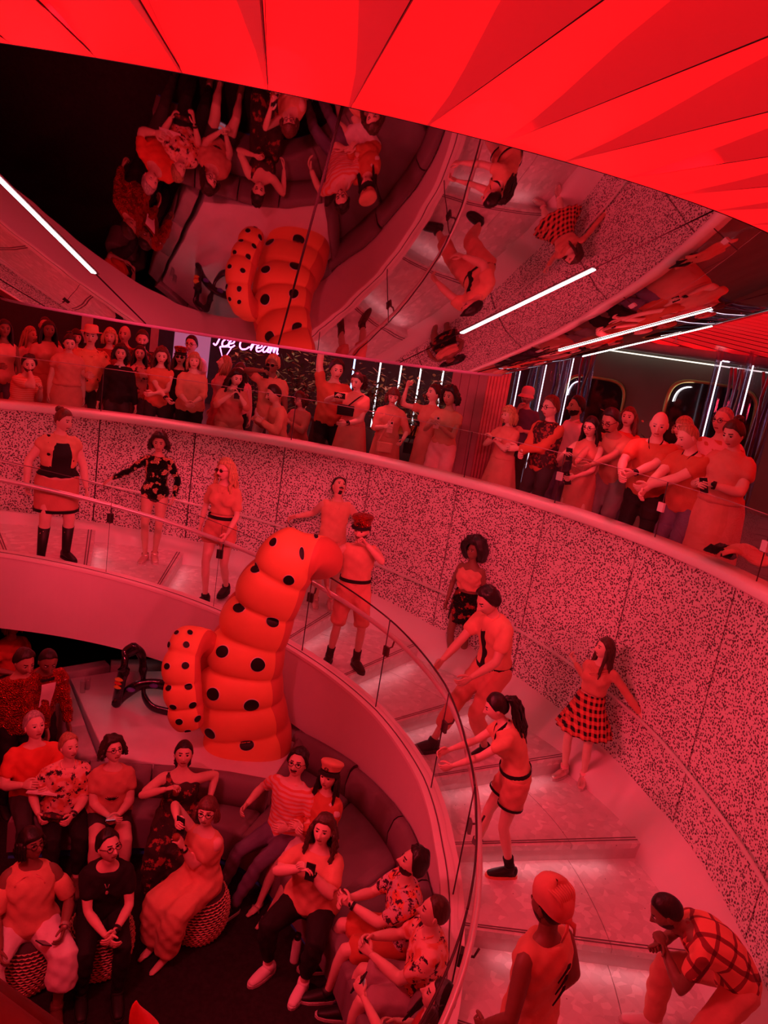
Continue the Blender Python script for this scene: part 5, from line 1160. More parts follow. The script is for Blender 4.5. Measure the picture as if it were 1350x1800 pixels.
# ------------------------------------------------------------------ who stands where
def yawcam(x, y): return math.degrees(math.atan2(-x, y))
def crowd(label, px, py, off, yaw=0, hh=1.0, **kw):
    """audience member behind the balcony coping; px, py = top of head"""
    R = 5.6
    for _ in range(6): p = oncyl(px, py, R); t = math.degrees(math.atan2(p[0] - O2[0], p[1] - O2[1])); R = RW(t) + .27 + off
    h = min(max((p[2] - ZB) / 1.015 / hh, 1.5), 2.12); return Fig(label, (p[0], p[1], ZB), yawcam(p[0], p[1]) + yaw, h, vox=.019, **kw)
def tread_at(px, py):
    z = -1.5
    for _ in range(8):
        p = at(px, py, z); t = math.degrees(math.atan2(p[0] - O2[0], p[1] - O2[1])); k = math.floor((t + 33.3) / 13.5); z = -.81 - (k + 1) * .155
    return at(px, py, z)
def dancer(label, fx, fy, hx, hy, yaw=0, hh=1.0, **kw):
    p = tread_at(fx, fy); tp = atd(hx, hy, math.hypot(p[0], p[1])); h = min(max((tp[2] - p[2]) / 1.015 / hh, 1.45), 1.95)
    return Fig(label, tuple(p), yawcam(p[0], p[1]) + yaw, h, vox=kw.pop('vox', .016), name='person', **kw)
def sitter(label, px, py, h=1.68, yaw=0, seat=.45, lean=0, back=0.0, **kw):
    k = h / 1.75; hz = seat / k + .085; top = (hz + .83 * math.cos(R_(lean * .8))) * k; p = at(px, py, ZF + top); y = yawcam(p[0], p[1]) + yaw
    # head sits forward of the pelvis when leaning
    o = .55 * math.sin(R_(lean * .8)) * k; f = np.array([math.sin(R_(y)), -math.cos(R_(y))]); b = p[:2] - f * o
    hd = kw.get('head', (0, 0, 0)); kw['head'] = (hd[0], hd[1] - 20 if hd[1] > -9 else hd[1], hd[2])      # they look up at the show
    kw.setdefault('feet', ((.11, -.44, 0), (-.11, -.46, 0))); kw.setdefault('knee', ((.1, -1, .6), (-.1, -1, .6)))
    return Fig(label, (b[0], b[1], ZF), y, h, hipz=hz, lean=lean, vox=.016, **kw)
FOLD = ((-.09, -.25, 1.14), (.10, -.28, 1.10)); EO = ((.8, .1, -.6), (-.8, .1, -.6)); CLASP = ((.025, -.30, 1.06), (-.025, -.31, 1.05)); RAIL = ((.08, -.43, 1.04), (-.08, -.42, 1.05))
def bag(loc, size, label, mat, strap_pts=None, cat='bag'):
    e = tag(empty('handbag', tuple(loc)), label, cat); mb = MB(); sx, sy, sz = size
    sq = [(sx * math.copysign(abs(math.cos(a)) ** .35, math.cos(a)), sy * math.copysign(abs(math.sin(a)) ** .35, math.sin(a))) for a in np.linspace(0, 2 * math.pi, 20, endpoint=False)]
    prism(mb, sq, -sz, sz, sy * .4); mb.build('pouch', mat, e); mb = MB(); prism(mb, [(a * 1.03, b * 1.12) for a, b in sq], 0, sz * 1.05, sy * .3); mb.build('flap', mat, e)
    if strap_pts is not None: mb = MB(); mb.tube(spline(np.array(strap_pts) - np.array(loc), 18), .009, .003, n=6); mb.build('strap', mat, e)
    return e
def tumbler(fig, sd, label, h=.10, r=.033, liquid=(.5, .12, .06), stem=False):
    Rm, c = fig.hand_R[sd]; c = fig.world(c); e = tag(empty('drink_glass', tuple(c)), label, 'glass', 'drinks held in the lounge'); mb = MB()
    pr = ((.001, -h / 2), (r * .85, -h / 2), (r, h / 2), (r * .95, h / 2), (r * .8, -h / 2 + .008), (.001, -h / 2 + .008)) if not stem else ((.03, -.11), (.028, -.105), (.004, -.1), (.004, -.03), (.03, .0), (.036, .04), (.03, .085), (.028, .085), (.033, .04), (.02, .004))
    mb.grid(np.array([[(q * math.cos(t), q * math.sin(t), z) for t in np.linspace(0, 2 * math.pi, 17)[:-1]] for q, z in pr]), close_v=True); mb.build('glass', GLASS, e)
    mb = MB(); mb.tube([(0, 0, -h / 2 + .01 if not stem else .01), (0, 0, h * .2 if not stem else .045)], r * .85, n=12); mb.build('drink', M('drink_%d' % int(liquid[0] * 100), liquid, .1, bmp=0), e); return e

# ---- balcony audience, left to right
f = crowd('man with dark swept hair in a zigzag knit shirt resting his chin on his hand', 40, 627, .22, 42, .74, hair=('wavy', 'dark'), fat=1.12, beard='short', hipz=.6, feet=((.12, -.4, 0), (-.12, -.42, 0)), knee=((.1, -1, .6), (-.1, -1, .6)), lean=14, head=(-36, 6, 0), hands=((.05, -.30, .92), (-.05, -.20, 1.14)), elbow=(None, (-.6, -.3, -1)), curl=(.5, 1.3)).body().top(KNIT, .6).legs(DENIM).shoes()
f = crowd('dark-skinned woman with long black hair and coral top at the left edge of the balcony', 8, 553, .55, 10, fem=True, skin='d', hair=('long', 'black', .42), hands=(None, (-.1, -.25, 1.1))).body().top(CORAL, 0, high=.44).legs(DENIM).shoes()
f = crowd('fair woman in a pale tank top looking right between two dark-haired women', 52, 566, 1.15, 50, fem=True, hair=('long', 'fair')).body().top(PINK, 0).legs(DENIM).shoes()
f = crowd('tall dark-skinned woman with straight black hair over a coral dress', 86, 555, .75, 12, fem=True, skin='d', fat=1.08, hair=('long', 'black', .38), hands=(None, None)).body().dress(ORG2, .65, .4).shoes()
f = crowd('man mostly hidden behind the tall woman with straight black hair', 80, 549, 1.75, 5, skin='m', hair=('buzz', 'dark')).body().top(DRED).legs(DENIM).shoes()
f = crowd('dark-haired woman hidden behind the woman in the V-neck coral dress', 134, 571, 1.35, 15, fem=True, hair=('bob', 'dark')).body().top(ORGD).legs(DENIM).shoes()
f = crowd('stocky woman in a V-neck coral dress standing at the front of the balcony', 123, 577, .35, 5, fem=True, fat=1.25, hair=('updo', 'dark'), head=(0, 14, 0)).body().dress(CORAL, .75, .42, .12).collar(CORAL).shoes()
f = crowd('man in a pale fedora and tropical shirt holding his glasses', 162, 566, .55, -6, fat=1.15, hair=('short', 'brown'), hands=((.22, -.22, .95), (-.02, -.24, 1.08))).body().top(HAWAI3, .7).legs(CHAR).shoes().hat('fedora', fab('straw', (.80, .42, .30)), BLK).collar(HAWAI3)
f = crowd('woman with a blonde bob and folded arms behind the fedora man', 195, 568, 1.15, -4, fem=True, hair=('bob', 'blonde'), hands=FOLD, elbow=EO).body().top(DRED, .5).legs(CHAR).shoes()
f = crowd('bald man in a dark top behind the blonde woman', 222, 565, 1.75, -8, hair=('bald', 'dark'), skin='m', head=(-10, 0, 0)).body().top(DRED, 1.9).legs(CHAR).shoes()
f = crowd('woman in a black shirt with a pale knotted neck scarf at the glass', 214, 599, .3, 0, fem=True, fat=1.12, hair=('curlybob', 'dark'), hands=((.27, -.1, .82), (-.27, -.1, .82))).body().top(BLK, 1.85).legs(CHAR).shoes()
mb = MB(); p = f.spine(.49); fw = f.fwd(.48); mb.tube([p + np.array([.06 * math.cos(a), .06 * math.sin(a) - .01, 0]) for a in np.linspace(0, 2 * math.pi, 14)], .016, n=6, caps=False); mb.ell(f.spine(.46) + fw * .085, (.02, .016, .02)); mb.tube([f.spine(.46) + fw * .09, f.spine(.36) + fw * .13], [.02, .028], .008, n=8); f.sc(mb.build('neck_scarf', WHITE, f.root))
f = crowd('dark-haired woman in a pale floral top beside the black-shirted woman', 248, 600, .85, -8, fem=True, hair=('long', 'dark', .25), head=(5, 0, 0)).body().top(HAWAI, .2).legs(DENIM).shoes()
f = crowd('bearded man in a dark floral shirt in the second row', 252, 572, 1.35, 0, fat=1.15, hair=('short', 'brown'), beard='full', head=(0, 12, 0)).body().top(PAIS, .6).legs(CHAR).shoes()
f = crowd('young woman with long brown hair and tattooed arms folded on the glass', 286, 601, .25, 2, fem=True, hair=('curly', 'auburn', .30), hands=((-.08, -.30, 1.06), (.12, -.34, 1.0)), elbow=EO, head=(0, 10, 0)).body().top(TIE, .12).legs(CHAR).shoes().watch(-1)
f = crowd('woman in a sequinned captain cap and dark glasses and black tank top', 320, 606, .85, -8, fem=True, hair=('long', 'brown', .24)).body().top(BLK, 0, high=.44).legs(CHAR).shoes().hat('captain', SEQR, BLK).glasses(True)
f = crowd('man with black-rimmed glasses and short dark hair before the lilac wall', 340, 583, 1.75, -10, hair=('short', 'black'), head=(-12, 2, 0)).body().top(WHITE, .5).legs(DENIM).shoes().glasses()
f = crowd('woman with a blonde fringe and coral sweater resting on the glass', 344, 611, .25, 0, fem=True, fat=1.2, hair=('fringe', 'fair'), hands=((.04, -.36, 1.02), (-.04, -.36, 1.02)), elbow=EO).body().top(ORG, 1.3).legs(BLK).shoes()
f = crowd('woman with light brown hair looking up to the left in a coral shirt', 396, 617, .95, -70, fem=True, hair=('long', 'fair', .2), head=(-10, -14, 0)).body().top(PINK, .6).legs(PINK).shoes().collar(PINK)
f = crowd('woman with spectacles and long brown hair behind the crouching phone woman', 426, 629, .70, -12, fem=True, hair=('long', 'brown', .3), head=(0, 12, 0), hands=(None, (-.05, -.25, 1.05))).body().top(PINK, 0).legs(BLK).shoes().glasses()
f = crowd('woman with dark wavy hair crouching to film with her phone by the glass', 411, 656, .36, 12, .80, fem=True, fat=1.15, hair=('curly', 'black', .26), hipz=.74, lean=12, feet=((.16, .1, 0), (-.14, -.12, 0)), hands=((.02, -.34, 1.18), (-.08, -.33, 1.15)), head=(10, 12, 0)).body().top(ORG2, 1.2).legs(ORG2).shoes(); phone(f, -1, 'dark phone held by the crouching woman with wavy hair')
f = crowd('dark-skinned person with short bleached curls and sunglasses filming with a phone', 484, 617, .5, -15, skin='d', hair=('wavy', 'blonde'), hands=(None, (-.09, -.30, 1.5)), head=(-6, 4, 0)).body().top(ORG, .55).legs(WHITE, .95).shoes().glasses(True).collar(ORG); phone(f, -1, 'phone held up by the person with bleached curls', mat=BLACKPL)
f = crowd('dark-haired man in an orange jacket sitting low and looking left', 499, 685, .28, -70, .74, hair=('short', 'black'), skin='m', beard='mous', hipz=.6, feet=((.12, -.4, 0), (-.12, -.42, 0)), knee=((.1, -1, .6), (-.1, -1, .6)), lean=10, head=(0, 14, 0), hands=((.1, -.3, .85), (-.1, -.32, .85))).body().top(ORG, 1.9).legs(CHAR).shoes()
f = crowd('person in a coral hooded top sitting behind the orange-jacketed man', 533, 694, .75, -40, .74, fem=True, hair=('bob', 'brown'), hipz=.6, feet=((.12, -.4, 0), (-.12, -.42, 0)), knee=((.1, -1, .6), (-.1, -1, .6)), head=(0, 20, 0), hands=((.05, -.3, .9), (-.1, -.3, .88))).body().top(CORAL, 1.9).legs(ORG).shoes(); phone(f, 1, 'dark phone in the hand of the sitting person in the coral top')
f = crowd('tall man with dark hair raising one arm straight up beside the plants', 594, 624, .55, 10, fat=1.2, hair=('wavy', 'dark'), hands=((.2, -.2, .98), (-.24, -.04, 1.98)), elbow=(None, (-1, .2, 0)), head=(5, 8, 0), curl=(.5, .2)).body().top(ORGD, .6).legs(BLK).shoes()
f = crowd('woman with tied-back hair and a black crossbody bag holding up a phone', 634, 645, .35, -18, fem=True, fat=1.12, hair=('pony', 'dark', .2), hands=((.0, -.28, 1.02), (-.20, -.30, 1.36)), head=(-8, 14, 0)).body().dress(CORAL, .85, .5, .13, .014).shoes().watch(1); phone(f, -1, 'phone held low by the woman with the black crossbody bag', land=True, up=(0, -.2, 1))
b0 = f.world(f.spine(.25) + f.fwd(.25) * .17 + np.array([-.07, 0, 0])); bag(b0, (.11, .045, .065), 'black quilted crossbody bag on the woman with tied-back hair', BLK, [f.world(f.spine(.2) + f.fwd(.2) * .14 + np.array([-.14, 0, 0])), f.world(f.spine(.36) + f.fwd(.36) * .16), f.world(f.spine(.45) + np.array([.11, -.05, .03])), f.world(f.spine(.36) - f.fwd(.3) * .14 + np.array([.05, 0, 0]))])
f = crowd('woman with a dark red bob looking down at her rose phone', 695, 671, .3, 2, fem=True, fat=1.08, hair=('bob', 'auburn'), head=(0, 18, 0), hands=((.22, -.2, .98), (-.06, -.32, 1.16))).body().dress(ORG2, .8, 1.1, .1).shoes(); phone(f, -1, 'rose-cased phone in the hand of the woman with the red bob', mat=PHONEC, face=(0, 1, .5))
b0 = f.world(np.array([-.02, -.24, .86])); bag(b0, (.10, .03, .06), 'small coral shoulder bag hanging in front of the red-bob woman', fab('bag_coral', (.8, .35, .28)), [b0 + np.array([-.1, 0, .05]), f.world(f.spine(.3) + f.fwd(.3) * .2), f.world(f.spine(.45) + np.array([.1, -.04, .03]))])
f = crowd('woman in profile with her hand raised high and a black shoulder bag', 768, 667, .55, -30, fem=True, hair=('bun', 'dark'), head=(-22, -4, 0), hands=(None, (-.32, -.2, 1.62)), elbow=(None, (-.6, -.2, -1)), curl=(.5, .9)).body().dress(ORG2, .8, .4, .06).shoes()
b0 = f.world(np.array([-.22, -.10, .80])); bag(b0, (.06, .03, .07), 'small black bag hanging from the arm of the woman with raised hand', BLK, [b0 + np.array([0, 0, .07]), f.world(np.array([-.16, -.08, 1.1])), f.world(f.spine(.45) + np.array([.1, -.03, .03]))])
f = crowd('woman with dark curly hair filming with both hands next to the clad column', 798, 671, .28, -20, fem=True, skin='t', hair=('curlybob', 'black'), hands=((.02, -.30, 1.22), (-.08, -.31, 1.24)), head=(-10, 6, 0)).body().top(ORG, .35, low=.05).legs(PINK, flare=.05, hi=.10).shoes(); phone(f, -1, 'phone held by the curly-haired woman beside the column', mat=PHONEC)
f = crowd('woman with a blonde bob and puff-sleeved lace dress clasping her hands', 903, 705, .55, -38, fem=True, fat=1.1, hair=('fringe', 'blonde'), hands=((-.06, -.22, 1.26), (-.02, -.23, 1.24)), elbow=EO, head=(-14, 6, 0)).body().dress(CORAL, .62, .55, .12, .016).shoes().watch(1)
f = crowd('man in a white cap and dark shirt with his hand on his chin, farther back', 932, 675, 2.6, -20, hair=('short', 'grey'), beard='full', hands=((.1, -.2, 1.1), (-.03, -.22, 1.40))).body().top(DENIM, .6).legs(CHAR).shoes().hat('cap', WHITE, WHITE).glasses()
f = crowd('man with swept red hair, spectacles and a dark patterned scarf', 978, 687, .45, -42, hair=('side', 'red'), hands=((-.10, -.32, 1.08), (-.03, -.34, 1.04)), head=(-8, 6, 0)).body().top(ORGD, 1.9).top(PAIS, -1, low=-.02, high=.47, inf=.028, name='waistcoat').legs(CHAR).shoes().glasses()
f = crowd('bearded dark-haired man in profile in a pale coral shirt, second row', 1022, 688, 1.15, -60, skin='t', hair=('short', 'black'), beard='short').body().top(PINK, .6).legs(DENIM).shoes().collar(PINK)
f = crowd('woman with long black hair and glasses filming with a phone over the rail', 1048, 722, .35, -22, fem=True, hair=('long', 'black', .2), hands=((.06, -.36, 1.02), (-.13, -.32, 1.24)), head=(-6, 10, 0)).body().dress(ORG2, .45, .0, .02, .004).shoes().glasses(); phone(f, -1, 'phone held by the woman with long black hair and glasses', up=(0, -.35, 1)); phone(f, 1, 'second dark phone held lower by the woman with long black hair', up=(-.3, -.2, 1))
f = crowd('woman with long red hair peeking between heads farther back', 1112, 706, 1.5, -15, fem=True, hair=('long', 'red', .24)).body().top(RED, .5).legs(DENIM).shoes()
f = crowd('man with short black hair and glasses bent over with forearms on the rail', 1086, 725, .45, -28, .90, skin='t', hair=('short', 'black'), beard='goat', lean=30, hip=(0, .22), hands=((.02, -.52, 1.0), (-.1, -.5, 1.0)), elbow=EO, head=(-6, 14, 0)).body().top(ORG, .6).legs(GREYC, .95, flare=.02).shoes(SHOEW, SOLE).glasses()
f = crowd('bald man with a stern face in a patterned polo leaning on the rail', 1167, 717, .35, -8, .97, fat=1.18, hair=('bald', 'grey'), lean=14, hip=(0, .1), hands=((-.10, -.42, 1.08), (-.18, -.44, 1.08)), elbow=EO, head=(4, 10, 0)).body().top(ORGD, .75).legs(BLK).shoes().collar(BLK).watch(1)
f = crowd('woman with short fair hair and glasses behind the bald man', 1212, 722, 1.0, -45, fem=True, hair=('bob', 'fair', .06)).body().top(CORAL, .5).legs(DENIM).shoes().glasses()
f = crowd('older man with cropped grey hair and black-trimmed polo leaning on crossed wrists', 1228, 741, .25, -40, .96, fat=1.2, hair=('buzz', 'fair'), lean=12, hip=(0, .1), hands=((-.12, -.40, 1.02), (-.08, -.42, .98)), elbow=EO, head=(-14, 22, 0)).body().top(ORGD, .55).legs(DENIM).shoes().collar(BLK)
f = crowd('man with receding grey hair and dark-rimmed glasses at the back right', 1284, 704, 1.0, -25, fat=1.15, hair=('thin', 'grey'), head=(-10, 2, 0)).body().top(ORGD, .5).top(PINK, .7, low=-.05, high=.46, inf=.022, name='overshirt').legs(DENIM).shoes().glasses()
f = crowd('frowning woman with piled-up hair in a long coral dress at the right', 1308, 722, .40, -20, fem=True, fat=1.22, hair=('updo', 'brown'), hands=((-.02, -.27, 1.14), (-.12, -.26, 1.12)), head=(-12, 20, 0), elbow=((.8, .2, -.5), None)).body().dress(CORAL, .82, .5, .06, .006).shoes().watch(1); phone(f, -1, 'dark phone in the hand of the frowning woman', up=(-.2, -.3, 1))
# jacket lying over the coping at right
jk = at(1305, 985, ZL + .06); e = tag(empty('folded_jacket', tuple(jk)), 'red and black jacket lying crumpled on the coping at the right edge', 'jacket')
mb = MB(); rnd = random.Random(5)
mb.grid(np.array([[((u_ - .5) * .5, (v_ - .5) * .3, .04 + .05 * math.sin(u_ * 7 + v_ * 5) * math.sin(v_ * 9 + 1) + .05 * math.sin(math.pi * u_) * math.sin(math.pi * v_)) for v_ in np.linspace(0, 1, 14)] for u_ in np.linspace(0, 1, 20)])); o = mb.build('cloth', CORAL, e); mm = o.modifiers.new('thick', 'SOLIDIFY'); mm.thickness = .02
mb = MB(); mb.grid(np.array([[(-.22 + (u_ - .5) * .22, -.02 + (v_ - .5) * .2, .05 + .04 * math.sin(u_ * 6 + v_ * 4)) for v_ in np.linspace(0, 1, 9)] for u_ in np.linspace(0, 1, 9)])); o = mb.build('sleeve', BLK, e); mm = o.modifiers.new('thick', 'SOLIDIFY'); mm.thickness = .025
# ---- dancers on the stairs
GOLDBTN = M('small_badge', (.9, .8, .7), .3, bmp=0)
f = dancer('dancer in a cropped orange jacket, black tank top, short coral skirt and tall black boots', 92, 982, 116, 707, 12, fem=True, fat=1.3, hair=('bun', 'red'), head=(34, 8, 0), hands=((.30, -.05, .84), (-.31, -.02, .86)), elbow=((.9, .5, -.3), (-.9, .6, -.2)), feet=((.14, 0, 0), (-.13, -.05, 0)), footdir=(18, -22))
f.body().top(BLK, 0, low=.06, high=.42, inf=.012, name='tank_top').top(ORG, .3, low=.15, high=.47, inf=.020, name='cropped_jacket').front(BLK, .09, .42, .10, 'tank_front').skirt(ORG2, .34, .0, .003, 7, top_q=.12).shoes(SHOEB, SOLEK, .30, 'boot').collar(ORG)
mb = MB(); zh = f.pel[2] - .34; f.skirt_geo(mb, -.035, zh - .016, .003, .003, 7, .022); 
V, F, Mi = mb.arrays(); keep = [q for q in F if V[list(q)][:, 2].mean() < zh + .018]; f.sc(obj('skirt_hem', mkmesh('skirt_hem', V, keep), BLK, f.root))
f = dancer('dancer with dark curls in a long-sleeved black and gold sequin bodysuit', 262, 985, 277, 751, -4, fem=True, skin='m', hair=('curlybob', 'dark'), head=(-2, 4, 0), hands=((.24, -.10, .90), (-.56, .10, 1.02)), elbow=(None, (-.3, .5, -.8)), feet=((.06, .03, 0), (-.05, -.06, 0)), footdir=(10, -14), curl=(.5, .3))
f.body().top(SEQB, 1.92, low=-.11, inf=.012, name='bodysuit', flare=0).shoes(SHOES, SOLE)
f = dancer('dancer with long blonde curls, sunglasses, orange crop shirt and coral shorts', 374, 1056, 402, 797, -22, fem=True, hair=('curly', 'blonde', .30), head=(-24, 2, 0), hands=((.20, -.30, .93), (-.27, .05, .85)), feet=((.07, .20, .05), (-.05, -.12, 0)), footdir=(0, -12))
f.body().top(ORG, .75, low=.15, name='crop_shirt').collar(ORG).legs(ORG2, .42, flare=.02, name='shorts', hi=.12).belt(BLK, .11).shoes(SHOEB).glasses(True)
f = dancer('dancer in a sleeveless orange shirt tipping his head back behind the tentacle', 566, 1066, 590, 829, 8, skin='m', hair=('short', 'black'), beard='goat', head=(10, -38, 8), hands=((.30, -.12, .92), (-.48, .12, 1.12)), elbow=((.8, .6, 0), (-.4, .6, -.6)))
f.body().top(ORG, 0, low=-.02, name='sleeveless_shirt').legs(ORG2, .9, name='shorts', flare=.02, hi=.05).shoes(SHOES, SOLE).collar(ORG)
f = dancer('dancer in a sequinned captain cap and belted orange shorts raising a hand to his mouth', 602, 1168, 640, 899, 10, hair=('short', 'dark'), beard='short', skin='m', head=(-30, 8, 0), hands=((.02, -.22, 1.48), (-.30, -.02, .90)), elbow=((.7, -.5, -.6), (-.9, .5, 0)), feet=((.14, -.03, 0), (-.16, .02, 0)), footdir=(18, -24), curl=(1.1, .5))
f.body().top(ORG, 0, low=.05, name='sleeveless_shirt').legs(ORG2, .92, name='shorts', flare=.025, hi=.11).belt(BLK, .09).shoes(SHOEB).socks(BLK, .13).hat('captain', SEQR, BLK)
f = dancer('dark-skinned dancer with full black hair, ruffled coral crop top and sequin miniskirt', 797, 1170, 832, 942, -22, fem=True, skin='d', hair=('afro', 'black'), head=(-16, -4, 0), hands=((.16, -.02, .84), (-.22, -.08, .86)), feet=((.08, .10, 0), (-.05, -.02, 0)), footdir=(0, -18))
f.body().top(CORAL, -1, low=.16, high=.39, inf=.024, name='ruffle_top', wr=.008).skirt(SEQK, .30, .03, .003, 6, top_q=.12).shoes(SHOEW, SOLE).socks(WHITE, .10)
f = dancer('dancer in an open orange jacket and cropped orange trousers striding down the steps', 800, 1316, 862, 1008, -48, .93, skin='m', hair=('wavy', 'black'), lean=16, head=(-4, 22, 0), hip=(0, .10), hipz=.84, hands=((.20, -.32, .86), (-.14, -.40, .84)), feet=((.10, .10, .0), (-.10, -.36, 0)), footdir=(10, -10))
f.body().top(BLK, .2, low=-.04, high=.46, inf=.012, name='undershirt').top(ORG, .62, low=-.02, high=.48, inf=.022, name='jacket').front(BLK, -.0, .40, .04, 'undershirt_front', .04).legs(ORG2, 1.62, name='trousers', inf=.022).shoes(SHOEB).collar(ORG).belt(BLK, .02).aim(858, 1045)
f = dancer('dancer with a curly ponytail leaning forward to grip the handrail in an orange playsuit', 915, 1545, 878, 1226, -72, .90, fem=True, hair=('pony', 'black', .42), lean=26, hip=(0, .12), head=(-4, 12, 0), hands=((.10, -.46, .98), (-.08, -.47, 1.03)), elbow=((.5, .6, -1), (-.5, .6, -1)), feet=((.09, .22, .0), (-.09, -.08, 0)), footdir=(8, -8))
f.body().top(ORG, .5, low=-.03, name='playsuit_top').legs(ORG2, .48, name='shorts', flare=.02, inf=.018).collar(BLK).belt(BLK, .07).shoes(SHOEB, SHOER).socks(BLK, .12).aim(872, 1258)
mb = MB()
for sd in (1, -1): mb = MB(); d = _norm(f.kn[sd] - f.hp[sd]); q = f.hp[sd] + (f.kn[sd] - f.hp[sd]) * .5; mb.tube([q - d * .012, q + d * .012], .112, n=16, caps=False); f.sc(mb.build('hem_band', BLK, f.root))
f = dancer('dancer in a red-black checked pleated skirt spreading her arms along the wall rail', 1005, 1368, 1046, 1104, -18, fem=True, hair=('long', 'brown', .30), head=(-44, -6, 0), side=4, seed=5, hands=((.52, .16, .96), (-.34, .22, 1.22)), elbow=((.2, .6, -.6), (-.4, .6, -.6)), feet=((.12, .02, 0), (-.09, -.04, 0)), footdir=(14, -12), curl=(.6, .6))
f.body().top(ORG2, 1.9, low=.14, high=.45, name='crop_top', inf=.012, flare=0).skirt(PLAIDK, .31, .13, .018, 15, top_q=.13).shoes(SHOES, SOLE).socks(PINK, .07)
mb = MB(); fw = f.fwd(.42)
for a, b in (((-.10, .46), (.06, .37)), ((.10, .46), (-.06, .37)), ((-.11, .44), (.08, .34)), ((.11, .44), (-.08, .34))): mb.tube([f.spine(a[1]) + f.Xc * a[0] + fw * .085, f.spine((a[1] + b[1]) / 2) + f.Xc * (a[0] + b[0]) / 2 + fw * .118, f.spine(b[1]) + f.Xc * b[0] + fw * .125], .009, .004, n=6)
f.sc(mb.build('cross_straps', ORG2, f.root))
# bottom of the stair: placed by their head tops
def lowdancer(label, px, py, top, z, yaw, h, **kw):
    p = at(px, py, z + top); return Fig(label, (p[0], p[1], z), yawcam(p[0], p[1]) + yaw, h, vox=.015, **kw)
f = lowdancer('dancer in a gathered orange bandana and sleeveless vest seen from behind at the bottom', 985, 1551, 1.76, -2.36, -118, 1.76, skin='d', hair=('buzz', 'black'), beard='full', head=(-4, 2, 0), hands=((.24, -.1, .9), (-.26, -.05, .86)), feet=((.12, 0, 0), (-.12, 0, 0)))
f.body().top(ORG, 0, low=-.05, name='vest', inf=.024).legs(ORG2, name='trousers').shoes(SHOEB).hat('bandana', CORAL, None)
mb = MB(); b = -f.fwd(.35)
for i in range(3): mb.tube(spline([f.spine(.40 - .07 * i) + f.Xc * (-.05) + b * .135, f.spine(.38 - .07 * i) + f.Xc * .0 + b * .145, f.spine(.33 - .07 * i) + f.Xc * .045 + b * .14], 7), [.004, .012, .009, .013, .01, .006, .002], .004, side=f.Xc, n=6)
f.sc(mb.build('back_emblem', BLK, f.root))
f = lowdancer('dark-skinned dancer in a checked shirt crouching forward with clenched fists', 1180, 1566, 1.16, -2.36, -70, 1.78, skin='d', hair=('buzz', 'black'), beard='short', lean=62, upper=66, hip=(.02, .46), hipz=.66, head=(-4, 14, 0), hands=((.0, -.02, .74), (-.04, -.05, .72)), elbow=((.7, .2, -.8), (-.7, .2, -.8)), feet=((.16, .52, 0), (-.12, .08, 0)), knee=((.5, -1, 0), (-.2, -1, .3)), curl=(1.5, 1.5))
f.body().top(PLAIDS, .55, low=-.08, name='checked_shirt', inf=.022).legs(ORG2, 1.95, name='trousers', inf=.022, flare=.01).shoes(SHOEW, SOLE).collar(PLAIDS).aim(1172, 1598)

# ---- lounge guests
f = sitter('woman in a long orange dress on the woven pouf taking a photo', 368, 1396, 1.66, -36, .44, 4, fem=True, fat=1.12, hair=('bob', 'auburn', .06), hands=((-.04, -.26, .98), (-.10, -.30, 1.24)), head=(24, 6, 0), feet=((.04, -.44, 0), (-.13, -.40, 0)))
f.body().sitskirt(ORG, 1.85, 0, .44, 'dress').glasses().watch(1); phone(f, -1, 'dark phone held by the woman on the woven pouf', up=(0, -.1, 1)); tumbler(f, 1, 'stemmed wine glass held on the lap of the pouf woman', stem=True); pouf(*f.root.location[:2], 'woven two-tone pouf under the woman in the long orange dress')
f = sitter('woman with long wavy hair, coral tee and black leggings holding a phone', 573, 1428, 1.70, -14, .45, 2, fem=True, fat=1.42, hair=('curly', 'brown', .30), hands=((.02, -.30, 1.02), (-.06, -.31, 1.03)), feet=((.12, -.38, 0), (-.20, -.34, 0)), knee=((.3, -1, .6), (-.4, -1, .6)), head=(0, 4, 0), footdir=(-6, -24))
f.body().top(ORG, .75).legs(BLK, 1.78).shoes(SHOEW, SOLE).watch(1); phone(f, -1, 'phone held by the woman in black leggings')
f = sitter('woman in an orange captain cap with an orange jacket round her shoulders', 582, 1338, 1.66, -34, .45, 0, fem=True, fat=1.12, hair=('long', 'black', .26), hands=((-.02, -.28, .80), (-.08, -.27, .78)), feet=((.0, -.62, 0), (-.16, -.58, 0)), head=(10, 6, 0))
f.body().top(WHITE, .3, name='blouse').top(ORGD, 1.9, low=.02, high=.47, inf=.026, name='jacket').sitskirt(WHITE, .8).hat('captain', ORG, BLK)
for sd in (1, -1): mb = MB(); A = f.an[sd]; ff = f.footframe(sd); mb.tube([A + ff * .05 + np.array([x, 0, z]) for x, z in ((-.045, -.07), (-.03, -.02), (0, -.012), (.03, -.02), (.045, -.07))], .012, .005, n=6); f.sc(mb.build('sandal', SHOES, f.root))
f = sitter('man with a moustache and glasses in a striped tee and jeans on the sofa', 526, 1313, 1.76, -30, .45, -8, hair=('wavy', 'black'), beard='mous', skin='l', hands=((.14, -.18, .72), (-.36, -.12, .70)), feet=((-.06, -.58, 0), (-.26, -.52, 0)), head=(14, 6, 0), footdir=(-12, -22))
f.body().top(STRIPE, .6).legs(DENIM, 1.95).shoes(SHOEB, SOLE).glasses()
f = sitter('woman in a dark floral one-shoulder dress holding a drink on the sofa', 326, 1297, 1.70, -4, .45, 0, fem=True, fat=1.15, hair=('pony', 'black', .25), hands=((.28, .02, .74), (-.10, -.27, 1.02)), head=(6, 4, 0))
f.body().sitskirt(FLORALD, 1.9, -1, .40, 'dress').shoes(TAN); tumbler(f, -1, 'small drink raised by the woman in the dark floral dress')
